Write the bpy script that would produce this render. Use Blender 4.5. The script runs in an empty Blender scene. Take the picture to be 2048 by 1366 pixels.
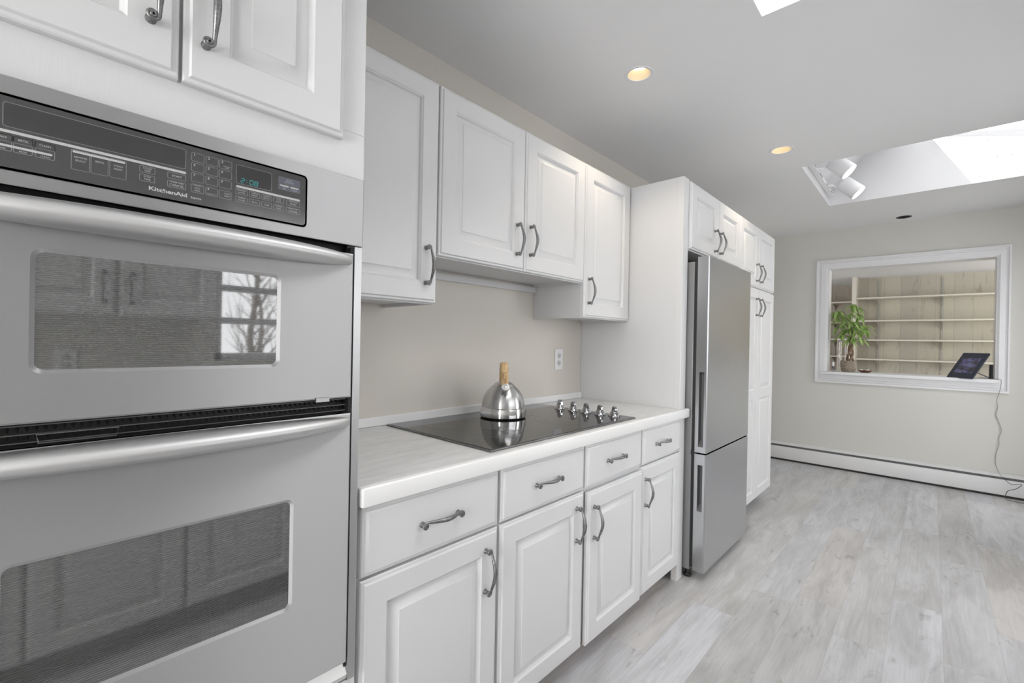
import bpy, bmesh, math, random
from mathutils import Vector, Matrix
PI = math.pi
random.seed(7)
S = bpy.context.scene
C = S.collection

# ------------------------------------------------------------------ camera
FPX, YAW, PITCH, ROLL = 906.03, .7467, -.0015, .0191
CAM = Vector((.9588, 0, 1.2608))
def cam_axes():
    cy, sy = math.cos(YAW), math.sin(YAW)
    f = Vector((-sy*math.cos(PITCH), cy*math.cos(PITCH), math.sin(PITCH)))
    r = Vector((cy, sy, 0)); u = r.cross(f)
    return r*math.cos(ROLL)+u*math.sin(ROLL), -r*math.sin(ROLL)+u*math.cos(ROLL), f
r_, u_, f_ = cam_axes()
cd = bpy.data.cameras.new('camera'); cam = bpy.data.objects.new('camera', cd); C.objects.link(cam)
cd.sensor_width = 36; cd.lens = FPX/2048*36; cd.clip_start = .02; cd.clip_end = 200
M = Matrix((r_, u_, -f_)).transposed().to_4x4(); M.translation = CAM
cam.matrix_world = M
S.camera = cam
# ------------------------------------------------------------------ world, exposure
S.view_settings.view_transform = 'Standard'; S.view_settings.look = 'None'
S.view_settings.gamma = 1; S.view_settings.use_curve_mapping = False
S.view_settings.exposure = 0.92
W = bpy.data.worlds.new('sky'); S.world = W; W.use_nodes = True
bg = W.node_tree.nodes['Background']; bg.inputs[0].default_value = (.965, .98, 1, 1); bg.inputs[1].default_value = 2.0
# ------------------------------------------------------------------ daylight through the windows and skylights, plus added fill lamps
def area(name, loc, direction, sx, sy, power, col=(1, .985, .965)):
    l = bpy.data.lights.new(name, 'AREA'); l.shape = 'RECTANGLE'; l.size = sx; l.size_y = sy; l.energy = power; l.color = col
    o = bpy.data.objects.new(name, l); C.objects.link(o); o.location = loc
    o.rotation_euler = Vector(direction).to_track_quat('-Z', 'Y').to_euler()
    return o
XR, YB, YF, ZC = 1.95, -2.3, 5.783, 2.494
XW = -.647
area('daylight_side_window', (XR+.16, 1.52, 1.58), (-1, 0, 0), 1.58, .93, 6).data.cycles.is_portal = True
area('added_patio_fill', (XR+.16, 5.15, 1.15), (-1, 0, -.05), .78, 1.9, 2.8)  # unseen opening, placed here to brighten the right part of the far wall
area('added_mid_room_fill', (XR+.16, 3.1, 1.15), (-1, 0, 0), .85, 1.9, 3)  # added, unseen opening that lifts the ceiling and upper cabinets
area('added_rear_fill', (.95, YB-.16, 1.4), (0, 1, 0), 1.7, 1.7, 36)  # added front light from behind the camera, through an unseen window
area('daylight_near_skylight', (1.0, 1.0, 2.96), (0, 0, -1), 1.0, 1.7, 9)
area('daylight_far_skylight', (1.35, 4.2, 3.08), (0, 0, -1), 1.0, 1.1, 1.5)
area('added_next_room_fill', (2.86, 6.9, 1.5), (-1, 0.1, 0), 1.2, 1.3, 12)  # added fill lamp inside the closed room, no window there

# ------------------------------------------------------------------ materials
def mat(name, col, rough=.5, metal=0, **kw):
    m = bpy.data.materials.new(name); m.use_nodes = True
    b = m.node_tree.nodes['Principled BSDF']
    b.inputs['Base Color'].default_value = (*col, 1); b.inputs['Roughness'].default_value = rough; b.inputs['Metallic'].default_value = metal
    for k, v in kw.items():
        b.inputs[k.replace('_', ' ')].default_value = v
    return m
def N(m, t, **kw):
    n = m.node_tree.nodes.new(t)
    for k, v in kw.items(): setattr(n, k, v)
    return n
def L(m, a, b): m.node_tree.links.new(a, b)
def BS(m): return m.node_tree.nodes['Principled BSDF']
def coords(m, scale=(1, 1, 1), world=True):
    g = N(m, 'ShaderNodeNewGeometry'); mp = N(m, 'ShaderNodeMapping'); mp.inputs['Scale'].default_value = scale
    L(m, g.outputs['Position'], mp.inputs['Vector']); return mp.outputs[0]
def noise(m, vec, scale, detail=3, rough=.5, dist=0):
    n = N(m, 'ShaderNodeTexNoise'); n.inputs['Scale'].default_value = scale; n.inputs['Detail'].default_value = detail
    n.inputs['Roughness'].default_value = rough; n.inputs['Distortion'].default_value = dist
    L(m, vec, n.inputs['Vector']); return n.outputs['Fac']
def ramp(m, fac, stops):
    r = N(m, 'ShaderNodeValToRGB'); e = r.color_ramp.elements
    while len(e) < len(stops): e.new(.5)
    for i, (p, c) in enumerate(stops):
        e[i].position = p; e[i].color = (*c, 1) if len(c) == 3 else c
    L(m, fac, r.inputs[0]); return r.outputs[0]
def bump(m, fac, strength, dist=.001):
    b = N(m, 'ShaderNodeBump'); b.inputs['Strength'].default_value = strength; b.inputs['Distance'].default_value = dist
    L(m, fac, b.inputs['Height']); L(m, b.outputs[0], BS(m).inputs['Normal'])
def g3(v): return (v, v, v)
# painted oak cabinets
M_cab = mat('white_painted_oak', (.69, .69, .695), .32)
v = coords(M_cab, (14, 14, 1.1)); bump(M_cab, noise(M_cab, v, 9, 5, .6, 1.2), .2, .001)
M_cabside = mat('white_painted_panel', (.67, .67, .675), .4)
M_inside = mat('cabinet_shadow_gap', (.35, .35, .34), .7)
# walls
def wallpaint(name, col):
    m = mat(name, col, .55); bump(m, noise(m, coords(m), 160, 3), .12, .001); return m
M_wall = wallpaint('warm_beige_wall_paint', (.66, .623, .57))
M_wallfar = wallpaint('pale_greige_wall_paint', (.63, .622, .585))
M_ceil = wallpaint('flat_white_ceiling_paint', (.80, .80, .805))
M_trim = mat('white_trim_paint', (.76, .76, .775), .35)
M_heater = mat('white_enamel_heater', (.68, .68, .68), .35)
M_heatdark = mat('heater_slot_shadow', (.2, .2, .21), .6)
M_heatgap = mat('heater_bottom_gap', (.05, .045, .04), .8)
M_raw = mat('raw_particle_board', (.36, .25, .16), .8)
_r = ramp(M_raw, noise(M_raw, coords(M_raw), 60, 4), [(.3, (.2, .13, .08)), (.7, (.46, .34, .22))]); L(M_raw, _r, BS(M_raw).inputs['Base Color'])
# countertop
M_counter = mat('pale_laminate_countertop', (.72, .72, .715), .38)
_n = noise(M_counter, coords(M_counter, (9, 1.6, 1)), 5, 6, .65, .6)
L(M_counter, ramp(M_counter, _n, [(.3, g3(.60)), (.62, g3(.72))]), BS(M_counter).inputs['Base Color'])
M_edge = mat('white_counter_edge', (.82, .82, .815), .35)
# floor
M_floor = mat('grey_oak_vinyl_planks', (.5, .5, .5), .42)
def build_floor():
    m = M_floor
    g = N(m, 'ShaderNodeNewGeometry'); sp = N(m, 'ShaderNodeSeparateXYZ'); L(m, g.outputs['Position'], sp.inputs[0])
    def mth(op, a, b=None, c=None):
        n = N(m, 'ShaderNodeMath', operation=op)
        for i, x in enumerate((a, b, c)):
            if x is None: continue
            if isinstance(x, (int, float)): n.inputs[i].default_value = x
            else: L(m, x, n.inputs[i])
        return n.outputs[0]
    u = mth('DIVIDE', mth('ADD', sp.outputs[0], .053), .178)
    row = mth('FLOOR', u); fu = mth('FRACT', u)
    wn = N(m, 'ShaderNodeTexWhiteNoise', noise_dimensions='1D'); L(m, row, wn.inputs['W'])
    vv = mth('DIVIDE', mth('ADD', sp.outputs[1], mth('MULTIPLY', wn.outputs['Value'], 1.22)), 1.22)
    col = mth('FLOOR', vv); fv = mth('FRACT', vv)
    w2 = N(m, 'ShaderNodeTexWhiteNoise', noise_dimensions='2D'); cb = N(m, 'ShaderNodeCombineXYZ'); L(m, row, cb.inputs[0]); L(m, col, cb.inputs[1]); L(m, cb.outputs[0], w2.inputs['Vector'])
    # grain coordinates shifted per plank
    cb2 = N(m, 'ShaderNodeCombineXYZ')
    L(m, mth('ADD', sp.outputs[0], mth('MULTIPLY', w2.outputs['Value'], 31)), cb2.inputs[0])
    L(m, mth('ADD', sp.outputs[1], mth('MULTIPLY', w2.outputs['Value'], 57)), cb2.inputs[1])
    def mp(sc):
        k = N(m, 'ShaderNodeMapping'); k.inputs['Scale'].default_value = sc; L(m, cb2.outputs[0], k.inputs[0]); return k.outputs[0]
    broad = noise(m, mp((7, 1.3, 1)), 1.6, 3, .55, .9)
    fine = noise(m, mp((70, 3.2, 1)), 1.6, 5, .65, .4)
    knot = noise(m, mp((11, 3.6, 1)), 1.15, 2, .5, 2.2)
    base = ramp(m, w2.outputs['Value'], [(0, (.52, .52, .535)), (.28, (.56, .56, .585)), (.5, (.55, .535, .515)), (.62, (.60, .605, .63)), (1, (.505, .502, .50))])
    base.node.color_ramp.interpolation = 'LINEAR'
    def mul(a, b, f=1.0):
        x = N(m, 'ShaderNodeMix', data_type='RGBA', blend_type='MULTIPLY'); x.inputs[0].default_value = f
        L(m, a, x.inputs[6]); L(m, b, x.inputs[7]); return x.outputs[2]
    c = mul(base, ramp(m, broad, [(.28, (.75, .745, .735)), (.6, g3(1.0))]))
    c = mul(c, ramp(m, fine, [(.3, g3(.86)), (.65, g3(1.05))]), .8)
    c = mul(c, ramp(m, knot, [(.24, (.55, .53, .51)), (.36, g3(1))]), .6)
    seam = mth('MINIMUM', mth('MULTIPLY', mth('MINIMUM', fu, mth('SUBTRACT', 1, fu)), .178), mth('MULTIPLY', mth('MINIMUM', fv, mth('SUBTRACT', 1, fv)), 1.22))
    c = mul(c, ramp(m, mth('MULTIPLY', seam, 100), [(0, g3(.74)), (.14, g3(1))]))
    L(m, c, BS(m).inputs['Base Color']); bump(m, fine, .12, .001)
build_floor()
# steel
def steel(name, col, rough, grain=(1, 1, 300), tangent=(0, 0, 1), an=.85, gs=.05):
    m = mat(name, col, rough, 1, Anisotropic=an)
    t = N(m, 'ShaderNodeCombineXYZ')
    for i in range(3): t.inputs[i].default_value = tangent[i]
    L(m, t.outputs[0], BS(m).inputs['Tangent'])
    f = noise(m, coords(m, grain), 1.5, 3, .6)
    mr = N(m, 'ShaderNodeMapRange'); mr.inputs['To Min'].default_value = rough-gs; mr.inputs['To Max'].default_value = rough+gs
    L(m, f, mr.inputs['Value']); L(m, mr.outputs[0], BS(m).inputs['Roughness'])
    return m
M_steel = steel('brushed_stainless_steel', (.535, .535, .54), .54, (2, 2, 500), an=.92, gs=.02)
BS(M_steel).inputs['Metallic'].default_value = .82
M_handle = steel('satin_steel_handle', (.64, .64, .64), .50, (2, 2, 300), (0, 1, 0), .3)
M_trimsteel = steel('oven_trim_steel', (.55, .55, .55), .4, an=.4)
M_fsteel = steel('refrigerator_stainless_steel', (.595, .605, .62), .27, (2, 2, 60), an=.9, gs=.005)
M_fside = mat('grey_painted_refrigerator_case', (.25, .25, .255), .42, .3)
M_fdoorside = mat('dark_grip_recess', (.13, .13, .135), .45, .3)
M_black = mat('black_plastic', (.02, .02, .02), .5)
M_vent = mat('black_vent_metal', (.035, .035, .035), .35, .5)
M_ventlt = mat('vent_wire_grey', (.22, .22, .22), .35, .7)
M_ledge = mat('galvanised_bottom_ledge', (.75, .75, .74), .35, .6)
M_panelglass = mat('dark_control_glass', (.055, .055, .056), .14, 0, IOR=1.8)
M_print = mat('printed_light_grey', (.52, .52, .52), .5)
M_printmid = mat('printed_mid_grey', (.20, .20, .20), .5)
M_printblue = mat('printed_blue_grey_key', (.10, .105, .14), .4)
M_lcd = mat('dark_display_glass', (.04, .04, .042), .12, 0, IOR=1.7)
M_teal = mat('teal_display_digits', (.02, .1, .1), .5)
BS(M_teal).inputs['Emission Color'].default_value = (.06, .42, .42, 1); BS(M_teal).inputs['Emission Strength'].default_value = .35
def screenglass(name, lo, hi, period):
    m = mat(name, g3(.1), .03, 0, IOR=2.6)
    g = N(m, 'ShaderNodeNewGeometry'); sp = N(m, 'ShaderNodeSeparateXYZ'); L(m, g.outputs['Position'], sp.inputs[0])
    a = N(m, 'ShaderNodeMath', operation='MULTIPLY'); a.inputs[1].default_value = 2*PI/period; L(m, sp.outputs[2], a.inputs[0])
    s = N(m, 'ShaderNodeMath', operation='SINE'); L(m, a.outputs[0], s.inputs[0])
    mr = N(m, 'ShaderNodeMapRange'); mr.inputs['From Min'].default_value = -1; L(m, s.outputs[0], mr.inputs['Value'])
    L(m, ramp(m, mr.outputs[0], [(.2, g3(lo)), (.8, g3(hi))]), BS(m).inputs['Base Color'])
    return m
M_ovenglass = screenglass('mesh_screened_oven_glass', .06, .10, .0032)
M_ovenglass2 = screenglass('mesh_screened_lower_oven_glass', .05, .085, .0036)
M_pewter = mat('antique_pewter_handle', (.22, .22, .22), .38, .85)
_n = noise(M_pewter, coords(M_pewter), 220, 3); L(M_pewter, ramp(M_pewter, _n, [(.35, g3(.17)), (.65, g3(.28))]), BS(M_pewter).inputs['Base Color'])
M_cook = mat('black_ceramic_glass', (.010, .010, .010), .05, 0, IOR=1.6)
M_cookbev = mat('cooktop_bevelled_edge', (.16, .16, .16), .2, .5)
M_burner = mat('burner_ring_print', (.2, .2, .2), .4)
M_chrome = mat('dark_chrome', (.42, .42, .43), .08, 1)
M_kettle = steel('brushed_kettle_steel', (.58, .58, .58), .27, (2, 2, 30), an=.75, gs=.006)
M_kchrome = mat('polished_kettle_steel', (.68, .68, .68), .12, 1)
M_kcap = mat('satin_whistle_cap', (.72, .72, .72), .38, .7)
M_kwood = mat('honey_wood_handle', (.6, .4, .2), .4)
_n = noise(M_kwood, coords(M_kwood, (60, 60, 9)), 2.2, 4, .6, 1.5); L(M_kwood, ramp(M_kwood, _n, [(.3, (.36, .20, .085)), (.5, (.62, .43, .22)), (.7, (.68, .5, .28))]), BS(M_kwood).inputs['Base Color'])
M_plastic = mat('white_plastic', (.82, .82, .83), .3)
M_slot = mat('dark_socket_slot', (.06, .06, .06), .5)
M_socket = mat('grey_white_socket', (.62, .62, .62), .4)
M_baffle = mat('cream_light_baffle', (.80, .70, .52), .5)
M_bulb = mat('lit_bulb', (1, 1, 1), .5)
BS(M_bulb).inputs['Emission Color'].default_value = (1, .93, .80, 1); BS(M_bulb).inputs['Emission Strength'].default_value = 1.7
M_lens = mat('lit_track_lamp_face', (1, 1, 1), .5)
BS(M_lens).inputs['Emission Color'].default_value = (1, 1, 1, 1); BS(M_lens).inputs['Emission Strength'].default_value = 1.0
M_glass = mat('clear_glass', (1, 1, 1), .02, 0, Transmission_Weight=1.0, IOR=1.45)
def panemat():
    m = bpy.data.materials.new('window_pane_glass'); m.use_nodes = True; nt = m.node_tree
    nt.nodes.remove(BS(m)); out = nt.nodes['Material Output']
    t = nt.nodes.new('ShaderNodeBsdfTransparent'); g = nt.nodes.new('ShaderNodeBsdfGlossy'); g.inputs['Roughness'].default_value = .02
    f = nt.nodes.new('ShaderNodeFresnel'); f.inputs[0].default_value = 1.3; x = nt.nodes.new('ShaderNodeMixShader')
    nt.links.new(f.outputs[0], x.inputs[0]); nt.links.new(t.outputs[0], x.inputs[1]); nt.links.new(g.outputs[0], x.inputs[2]); nt.links.new(x.outputs[0], out.inputs[0]); return m
M_pane = panemat()
def boards(name, a, b, axis, period):
    m = mat(name, a, .6)
    g = N(m, 'ShaderNodeNewGeometry'); sp = N(m, 'ShaderNodeSeparateXYZ'); L(m, g.outputs['Position'], sp.inputs[0])
    d = N(m, 'ShaderNodeMath', operation='DIVIDE'); d.inputs[1].default_value = period; L(m, sp.outputs[axis], d.inputs[0])
    f = N(m, 'ShaderNodeMath', operation='FRACT'); L(m, d.outputs[0], f.inputs[0])
    fl = N(m, 'ShaderNodeMath', operation='FLOOR'); L(m, d.outputs[0], fl.inputs[0])
    wn = N(m, 'ShaderNodeTexWhiteNoise', noise_dimensions='1D'); L(m, fl.outputs[0], wn.inputs['W'])
    c1 = ramp(m, wn.outputs['Value'], [(0, a), (1, b)])
    n = noise(m, coords(m, (5, 5, 1.2)), 3, 3, .5, 1.5)
    c2 = ramp(m, n, [(.25, (.72, .66, .62)), (.42, g3(1))])
    x = N(m, 'ShaderNodeMix', data_type='RGBA', blend_type='MULTIPLY'); x.inputs[0].default_value = .8; L(m, c1, x.inputs[6]); L(m, c2, x.inputs[7])
    s = ramp(m, f.outputs[0], [(0, g3(.62)), (.035, g3(1))])
    y = N(m, 'ShaderNodeMix', data_type='RGBA', blend_type='MULTIPLY'); y.inputs[0].default_value = 1; L(m, x.outputs[2], y.inputs[6]); L(m, s, y.inputs[7])
    L(m, y.outputs[2], BS(m).inputs['Base Color']); return m
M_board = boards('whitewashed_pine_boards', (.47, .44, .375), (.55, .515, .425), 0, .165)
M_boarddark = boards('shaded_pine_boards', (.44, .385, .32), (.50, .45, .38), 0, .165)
M_shelf = mat('cream_painted_shelf', (.66, .62, .54), .5)
M_standard = mat('grey_shelf_standard', (.42, .41, .37), .5)
M_leaf = mat('bright_green_leaf', (.30, .42, .13), .45)
_n = noise(M_leaf, coords(M_leaf), 14, 2); L(M_leaf, ramp(M_leaf, _n, [(.35, (.20, .34, .07)), (.65, (.42, .56, .20))]), BS(M_leaf).inputs['Base Color'])
M_trunk = mat('braided_brown_trunk', (.22, .15, .10), .7)
M_pot = mat('mottled_grey_brown_pot', (.3, .26, .2), .6)
_n = noise(M_pot, coords(M_pot, (1, 1, 3)), 26, 4, .6); L(M_pot, ramp(M_pot, _n, [(.35, (.17, .14, .12)), (.55, (.30, .25, .19)), (.75, (.50, .43, .28))]), BS(M_pot).inputs['Base Color'])
M_soil = mat('dark_soil', (.06, .05, .035), .9)
M_dish = mat('dark_brown_wooden_dish', (.13, .05, .025), .35)
M_stone = mat('white_shell', (.75, .73, .70), .5)
M_navy = mat('dark_navy_frame', (.03, .035, .055), .3)
M_cord = mat('grey_cord', (.28, .28, .27), .6)
M_cordblk = mat('black_cord', (.06, .06, .06), .6)
M_photo = mat('photo_screen', (.2, .2, .3), .2)
_n = noise(M_photo, coords(M_photo), 22, 2, .5, .5)
_c = ramp(M_photo, _n, [(.3, (.02, .02, .04)), (.42, (.06, .07, .06)), (.5, (.09, .06, .12)), (.62, (.13, .14, .27)), (.75, (.20, .22, .28))])
L(M_photo, _c, BS(M_photo).inputs['Base Color'])
M_dirt = mat('dark_speck', (.1, .1, .1), .8)

# ------------------------------------------------------------------ mesh helpers
def box(bm, x0, y0, z0, x1, y1, z1, bev=0, seg=2):
    vs = [bm.verts.new(p) for p in ((x0,y0,z0),(x1,y0,z0),(x1,y1,z0),(x0,y1,z0),(x0,y0,z1),(x1,y0,z1),(x1,y1,z1),(x0,y1,z1))]
    fs = [bm.faces.new([vs[i] for i in q]) for q in ((0,3,2,1),(4,5,6,7),(0,1,5,4),(1,2,6,5),(2,3,7,6),(3,0,4,7))]
    if bev:
        es = list({e for f in fs for e in f.edges})
        bmesh.ops.bevel(bm, geom=es, offset=bev, segments=seg, profile=.5, affect='EDGES', clamp_overlap=True)
    return bm
FLAT = set()
def bx(*a, **k):
    bm = bmesh.new(); box(bm, *a, **k); FLAT.add(id(bm)); return bm
def prism(bm, pts, axis, a, b):
    """extrude a closed 2-D outline along an axis (0,1,2)"""
    def P(p, t):
        v = list(p); v.insert(axis, t); return v
    lo = [bm.verts.new(P(p, a)) for p in pts]; hi = [bm.verts.new(P(p, b)) for p in pts]
    n = len(pts)
    for i in range(n): bm.faces.new((lo[i], lo[(i+1) % n], hi[(i+1) % n], hi[i]))
    bm.faces.new(lo[::-1]); bm.faces.new(hi); return bm
def lathe(bm, prof, c=(0, 0, 0), n=48, mtx=None, cap=True):
    rings = []
    for r, z in prof:
        ring = []
        for i in range(n):
            a = 2*PI*i/n; p = Vector((r*math.cos(a), r*math.sin(a), z))
            if mtx: p = mtx @ p
            ring.append(bm.verts.new(p+Vector(c)))
        rings.append(ring)
    for a, b in zip(rings, rings[1:]):
        for i in range(n): bm.faces.new((a[i], a[(i+1) % n], b[(i+1) % n], b[i]))
    if cap:
        bm.faces.new(rings[0][::-1]); bm.faces.new(rings[-1])
    return bm
def tube(bm, pts, rad, n=8, sq=(1, 1), up=None):
    pts = [Vector(p) for p in pts]; rads = rad if isinstance(rad, (list, tuple)) else [rad]*len(pts)
    rings = []; prev = up
    for i, p in enumerate(pts):
        t = (pts[min(i+1, len(pts)-1)]-pts[max(i-1, 0)]).normalized()
        if prev is None: prev = Vector((0, 0, 1)) if abs(t.z) < .9 else Vector((1, 0, 0))
        a = (prev-t*prev.dot(t)).normalized(); b = t.cross(a); prev = a
        rings.append([bm.verts.new(p+a*math.cos(2*PI*k/n)*rads[i]*sq[0]+b*math.sin(2*PI*k/n)*rads[i]*sq[1]) for k in range(n)])
    for a, b in zip(rings, rings[1:]):
        for k in range(n): bm.faces.new((a[k], a[(k+1) % n], b[(k+1) % n], b[k]))
    bm.faces.new(rings[0][::-1]); bm.faces.new(rings[-1]); return bm
def rot_to(d):
    return Vector(d).to_track_quat('Z', 'Y').to_matrix()
def finish(bm, name, m, parent=None, loc=None, smooth=True, ang=35):
    if parent is not None and parent.name == 'kettle':
        kz = Vector(parent['_w'])
        for v_ in bm.verts: v_.co = kz+Vector(((v_.co.x-kz.x)*1.06, (v_.co.y-kz.y)*1.06, (v_.co.z-kz.z)*1.02))
    off = Vector((0, 0, 0))
    if id(bm) in FLAT: ang = 20; FLAT.discard(id(bm))
    if parent is not None: off = Vector(parent['_w'])
    if loc is not None: off = Vector(loc)
    bmesh.ops.recalc_face_normals(bm, faces=bm.faces)
    me = bpy.data.meshes.new(name)
    bmesh.ops.translate(bm, verts=bm.verts, vec=-off)
    bm.to_mesh(me); bm.free(); me.materials.append(m)
    if smooth:
        me.shade_smooth(); me.set_sharp_from_angle(angle=math.radians(ang))
    o = bpy.data.objects.new(name, me); C.objects.link(o)
    if parent is not None:
        o.parent = parent; o.location = off-Vector(parent['_w'])
    else: o.location = off
    o['_w'] = tuple(off)
    return o
def thing(name, label, cat, loc, group=None):
    o = bpy.data.objects.new(name, None); C.objects.link(o); o.location = loc; o.empty_display_size = .05
    o['label'] = label; o['category'] = cat; o['_w'] = tuple(loc)
    if group: o['group'] = group
    return o
def tag(o, label, cat, group=None):
    o['label'] = label; o['category'] = cat
    if group: o['group'] = group
    return o
def struct(bm, name, m, **k):
    o = finish(bm, name, m, smooth=k.pop('smooth', False)); o['kind'] = 'structure'; return o
def part(name, bm, m, parent, label=None, **k):
    o = finish(bm, name, m, parent, **k)
    if label: o['label'] = label
    return o
def quad(bm, *ps): bm.faces.new([bm.verts.new(p) for p in ps])

# ------------------------------------------------------------------ room shell
fl = bmesh.new(); box(fl, XW-.2, YB-.2, -.1, XR+.2, YF+.15, 0); box(fl, -1.9, YF+.15, -.1, 3.1, 8.6, 0)
struct(fl, 'floor', M_floor)
# left wall
struct(bx(XW-.15, YB-.2, 0, XW, YF+.15, 3.2), 'wall_left', M_wall)
# wall behind the camera, with an opening added to let light in
def wall_with_hole(axis, at, th, a0, a1, z1, holes):
    """wall slab at constant axis value, spanning a0..a1, with rectangular holes (a, b, zlo, zhi)"""
    bm = bmesh.new(); hs = sorted(holes)
    def B(p, q, z0, zz):
        if q-p < 1e-4 or zz-z0 < 1e-4: return
        if axis == 0: box(bm, at, p, z0, at+th, q, zz)
        else: box(bm, p, at, z0, q, at+th, zz)
    cur = a0
    for (p, q, z0, zz) in hs:
        B(cur, p, 0, z1); B(p, q, 0, z0); B(p, q, zz, z1); cur = q
    B(cur, a1, 0, z1); return bm
struct(wall_with_hole(1, YB-.15, .15, XW, XR, 3.2, [(.1, 1.8, .55, 2.25)]), 'wall_front', M_wall)
struct(wall_with_hole(0, XR, .15, YB-.15, YF+.15, 3.2, [(.72, 2.32, 1.12, 2.05), (2.65, 3.55, .10, 2.15), (4.75, 5.55, .10, 2.15)]), 'wall_right', M_wallfar)  # the last two openings are unseen, added for light
OX0, OX1, OZ0, OZ1 = .145, 1.383, .985, 2.089
struct(wall_with_hole(1, YF, .15, XW, XR, 3.2, [(OX0, OX1, OZ0, OZ1)]), 'wall_back', M_wallfar)

# ceiling with two skylight openings and three round cut-outs
SK1 = (.474, .62, 1.30, 1.868)      # x0,y0,x1,y1
SK2 = (.286, 3.63, 1.90, 4.78)
cans = [(-.043, 1.905, .052), (.249, 3.232, .056), (.752, 5.61, .045)]
def ceiling():
    bm = bmesh.new()
    rects = [SK1, SK2]; sq = [(x-.09, y-.09, x+.09, y+.09) for x, y, r in cans]
    xs = sorted({XW, XR, *[v for r in rects+sq for v in (r[0], r[2])]}); ys = sorted({YB, YF, *[v for r in rects+sq for v in (r[1], r[3])]})
    def inside(x, y, r): return r[0] < x < r[2] and r[1] < y < r[3]
    for x0, x1 in zip(xs, xs[1:]):
        for y0, y1 in zip(ys, ys[1:]):
            cx, cy = (x0+x1)/2, (y0+y1)/2
            if any(inside(cx, cy, r) for r in rects+sq): continue
            quad(bm, (x0, y0, ZC), (x0, y1, ZC), (x1, y1, ZC), (x1, y0, ZC))
    for (x, y, r) in cans:
        n = 48; ci = []; co = []
        for i in range(n):
            a = 2*PI*i/n+PI/4; k = 1/max(abs(math.cos(a)), abs(math.sin(a)))
            ci.append(bm.verts.new((x+r*math.cos(a), y+r*math.sin(a), ZC))); co.append(bm.verts.new((x+.09*k*math.cos(a), y+.09*k*math.sin(a), ZC)))
        for i in range(n): bm.faces.new((ci[i], ci[(i+1) % n], co[(i+1) % n], co[i]))
    bmesh.ops.remove_doubles(bm, verts=bm.verts, dist=1e-5)
    return bm
struct(ceiling(), 'ceiling', M_ceil)
# near skylight well
x0, y0, x1, y1 = SK1; zt = 2.92
bm = bmesh.new()
for a, b in (((x0, y0), (x0, y1)), ((x0, y1), (x1, y1)), ((x1, y1), (x1, y0)), ((x1, y0), (x0, y0))):
    quad(bm, (*a, ZC), (*b, ZC), (*b, zt), (*a, zt))
struct(bm, 'wall_skylight_near', M_ceil)
w = bmesh.new(); box(w, x0, y0, zt, x1, y1, zt+.008); o = struct(w, 'window_1', M_pane)
# far skylight well: low left face, sloping ceiling, drywall gable with glazing
x0, y0, x1, y1 = SK2; ZT = 3.10; xs_ = x0+(ZT-2.61)/1.06
def slx(z): return 1.166-(z-2.495)*.567
bm = bmesh.new()
quad(bm, (x0, y0, ZC), (x0, y1, ZC), (x0, y1, 2.61), (x0, y0, 2.61))
quad(bm, (x0, y0, 2.61), (x0, y1, 2.61), (xs_, y1, ZT), (xs_, y0, ZT))
quad(bm, (x0, y0, ZC), (x1, y0, ZC), (x1, y0, ZT), (x0, y0, ZT))
quad(bm, (x1, y0, ZC), (x1, y1, ZC), (x1, y1, ZT), (x1, y0, ZT))
quad(bm, (x0, y1, ZC), (slx(ZC), y1, ZC), (slx(ZT), y1, ZT), (xs_, y1, ZT), (x0, y1, 2.61))
struct(bm, 'wall_skylight_far', M_trim)
w = bmesh.new(); box(w, xs_, y0, ZT, x1, y1, ZT+.008)
struct(w, 'window_2', M_pane)
w = bmesh.new(); quad(w, (slx(ZC), y1, ZC), (x1, y1, ZC), (x1, y1, ZT), (slx(ZT), y1, ZT)); win3 = struct(w, 'window_3', M_pane)
bm = bmesh.new()
def zb(x): return 2.892-(x-1.0)*.15
prism(bm, [(.95, zb(.95)), (x1, zb(x1)-.12), (x1, zb(x1)-.04), (.95, zb(.95)+.012)], 1, y1-.04, y1-.012)
b = part('glazing_bar', bm, M_trim, win3, smooth=False)
# window in the right wall (seen mirrored in the oven glass) and unseen patio, dining and rear windows added for their light
def window(name, axis, at, a0, a1, z0, z1, cols, rows, rows_z=None):
    fr = bmesh.new(); t = .04
    def B(p, q, zz0, zz1, d0, d1):
        if axis == 0: box(fr, at+d0, p, zz0, at+d1, q, zz1)
        else: box(fr, p, at+d0, zz0, q, at+d1, zz1)
    B(a0, a0+t, z0, z1, .04, .10); B(a1-t, a1, z0, z1, .04, .10); B(a0, a1, z0, z0+t, .04, .10); B(a0, a1, z1-t, z1, .04, .10)
    for i in range(1, cols):
        p = a0+(a1-a0)*i/cols; B(p-.012, p+.012, z0, z1, .05, .09)
    for z in (rows_z or [z0+(z1-z0)*i/rows for i in range(1, rows)]): B(a0, a1, z-.018, z+.018, .05, .09)
    o = struct(fr, name, M_trim)
    g = bmesh.new()
    if axis == 0: box(g, at+.066, a0+t, z0+t, at+.070, a1-t, z1-t)
    else: box(g, a0+t, at+.066, z0+t, a1-t, at+.070, z1-t)
    part('pane', g, M_pane, o, smooth=False)
    return o
window('window_4', 0, XR, .72, 2.32, 1.12, 2.05, 2, 0, [1.345, 1.53, 1.75])
window('window_added_patio', 0, XR, 4.75, 5.55, .10, 2.15, 1, 1)
window('window_added_dining', 0, XR, 2.65, 3.55, .10, 2.15, 1, 1)
window('window_added_rear', 1, YB-.15, .1, 1.8, .55, 2.25, 2, 2)

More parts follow.
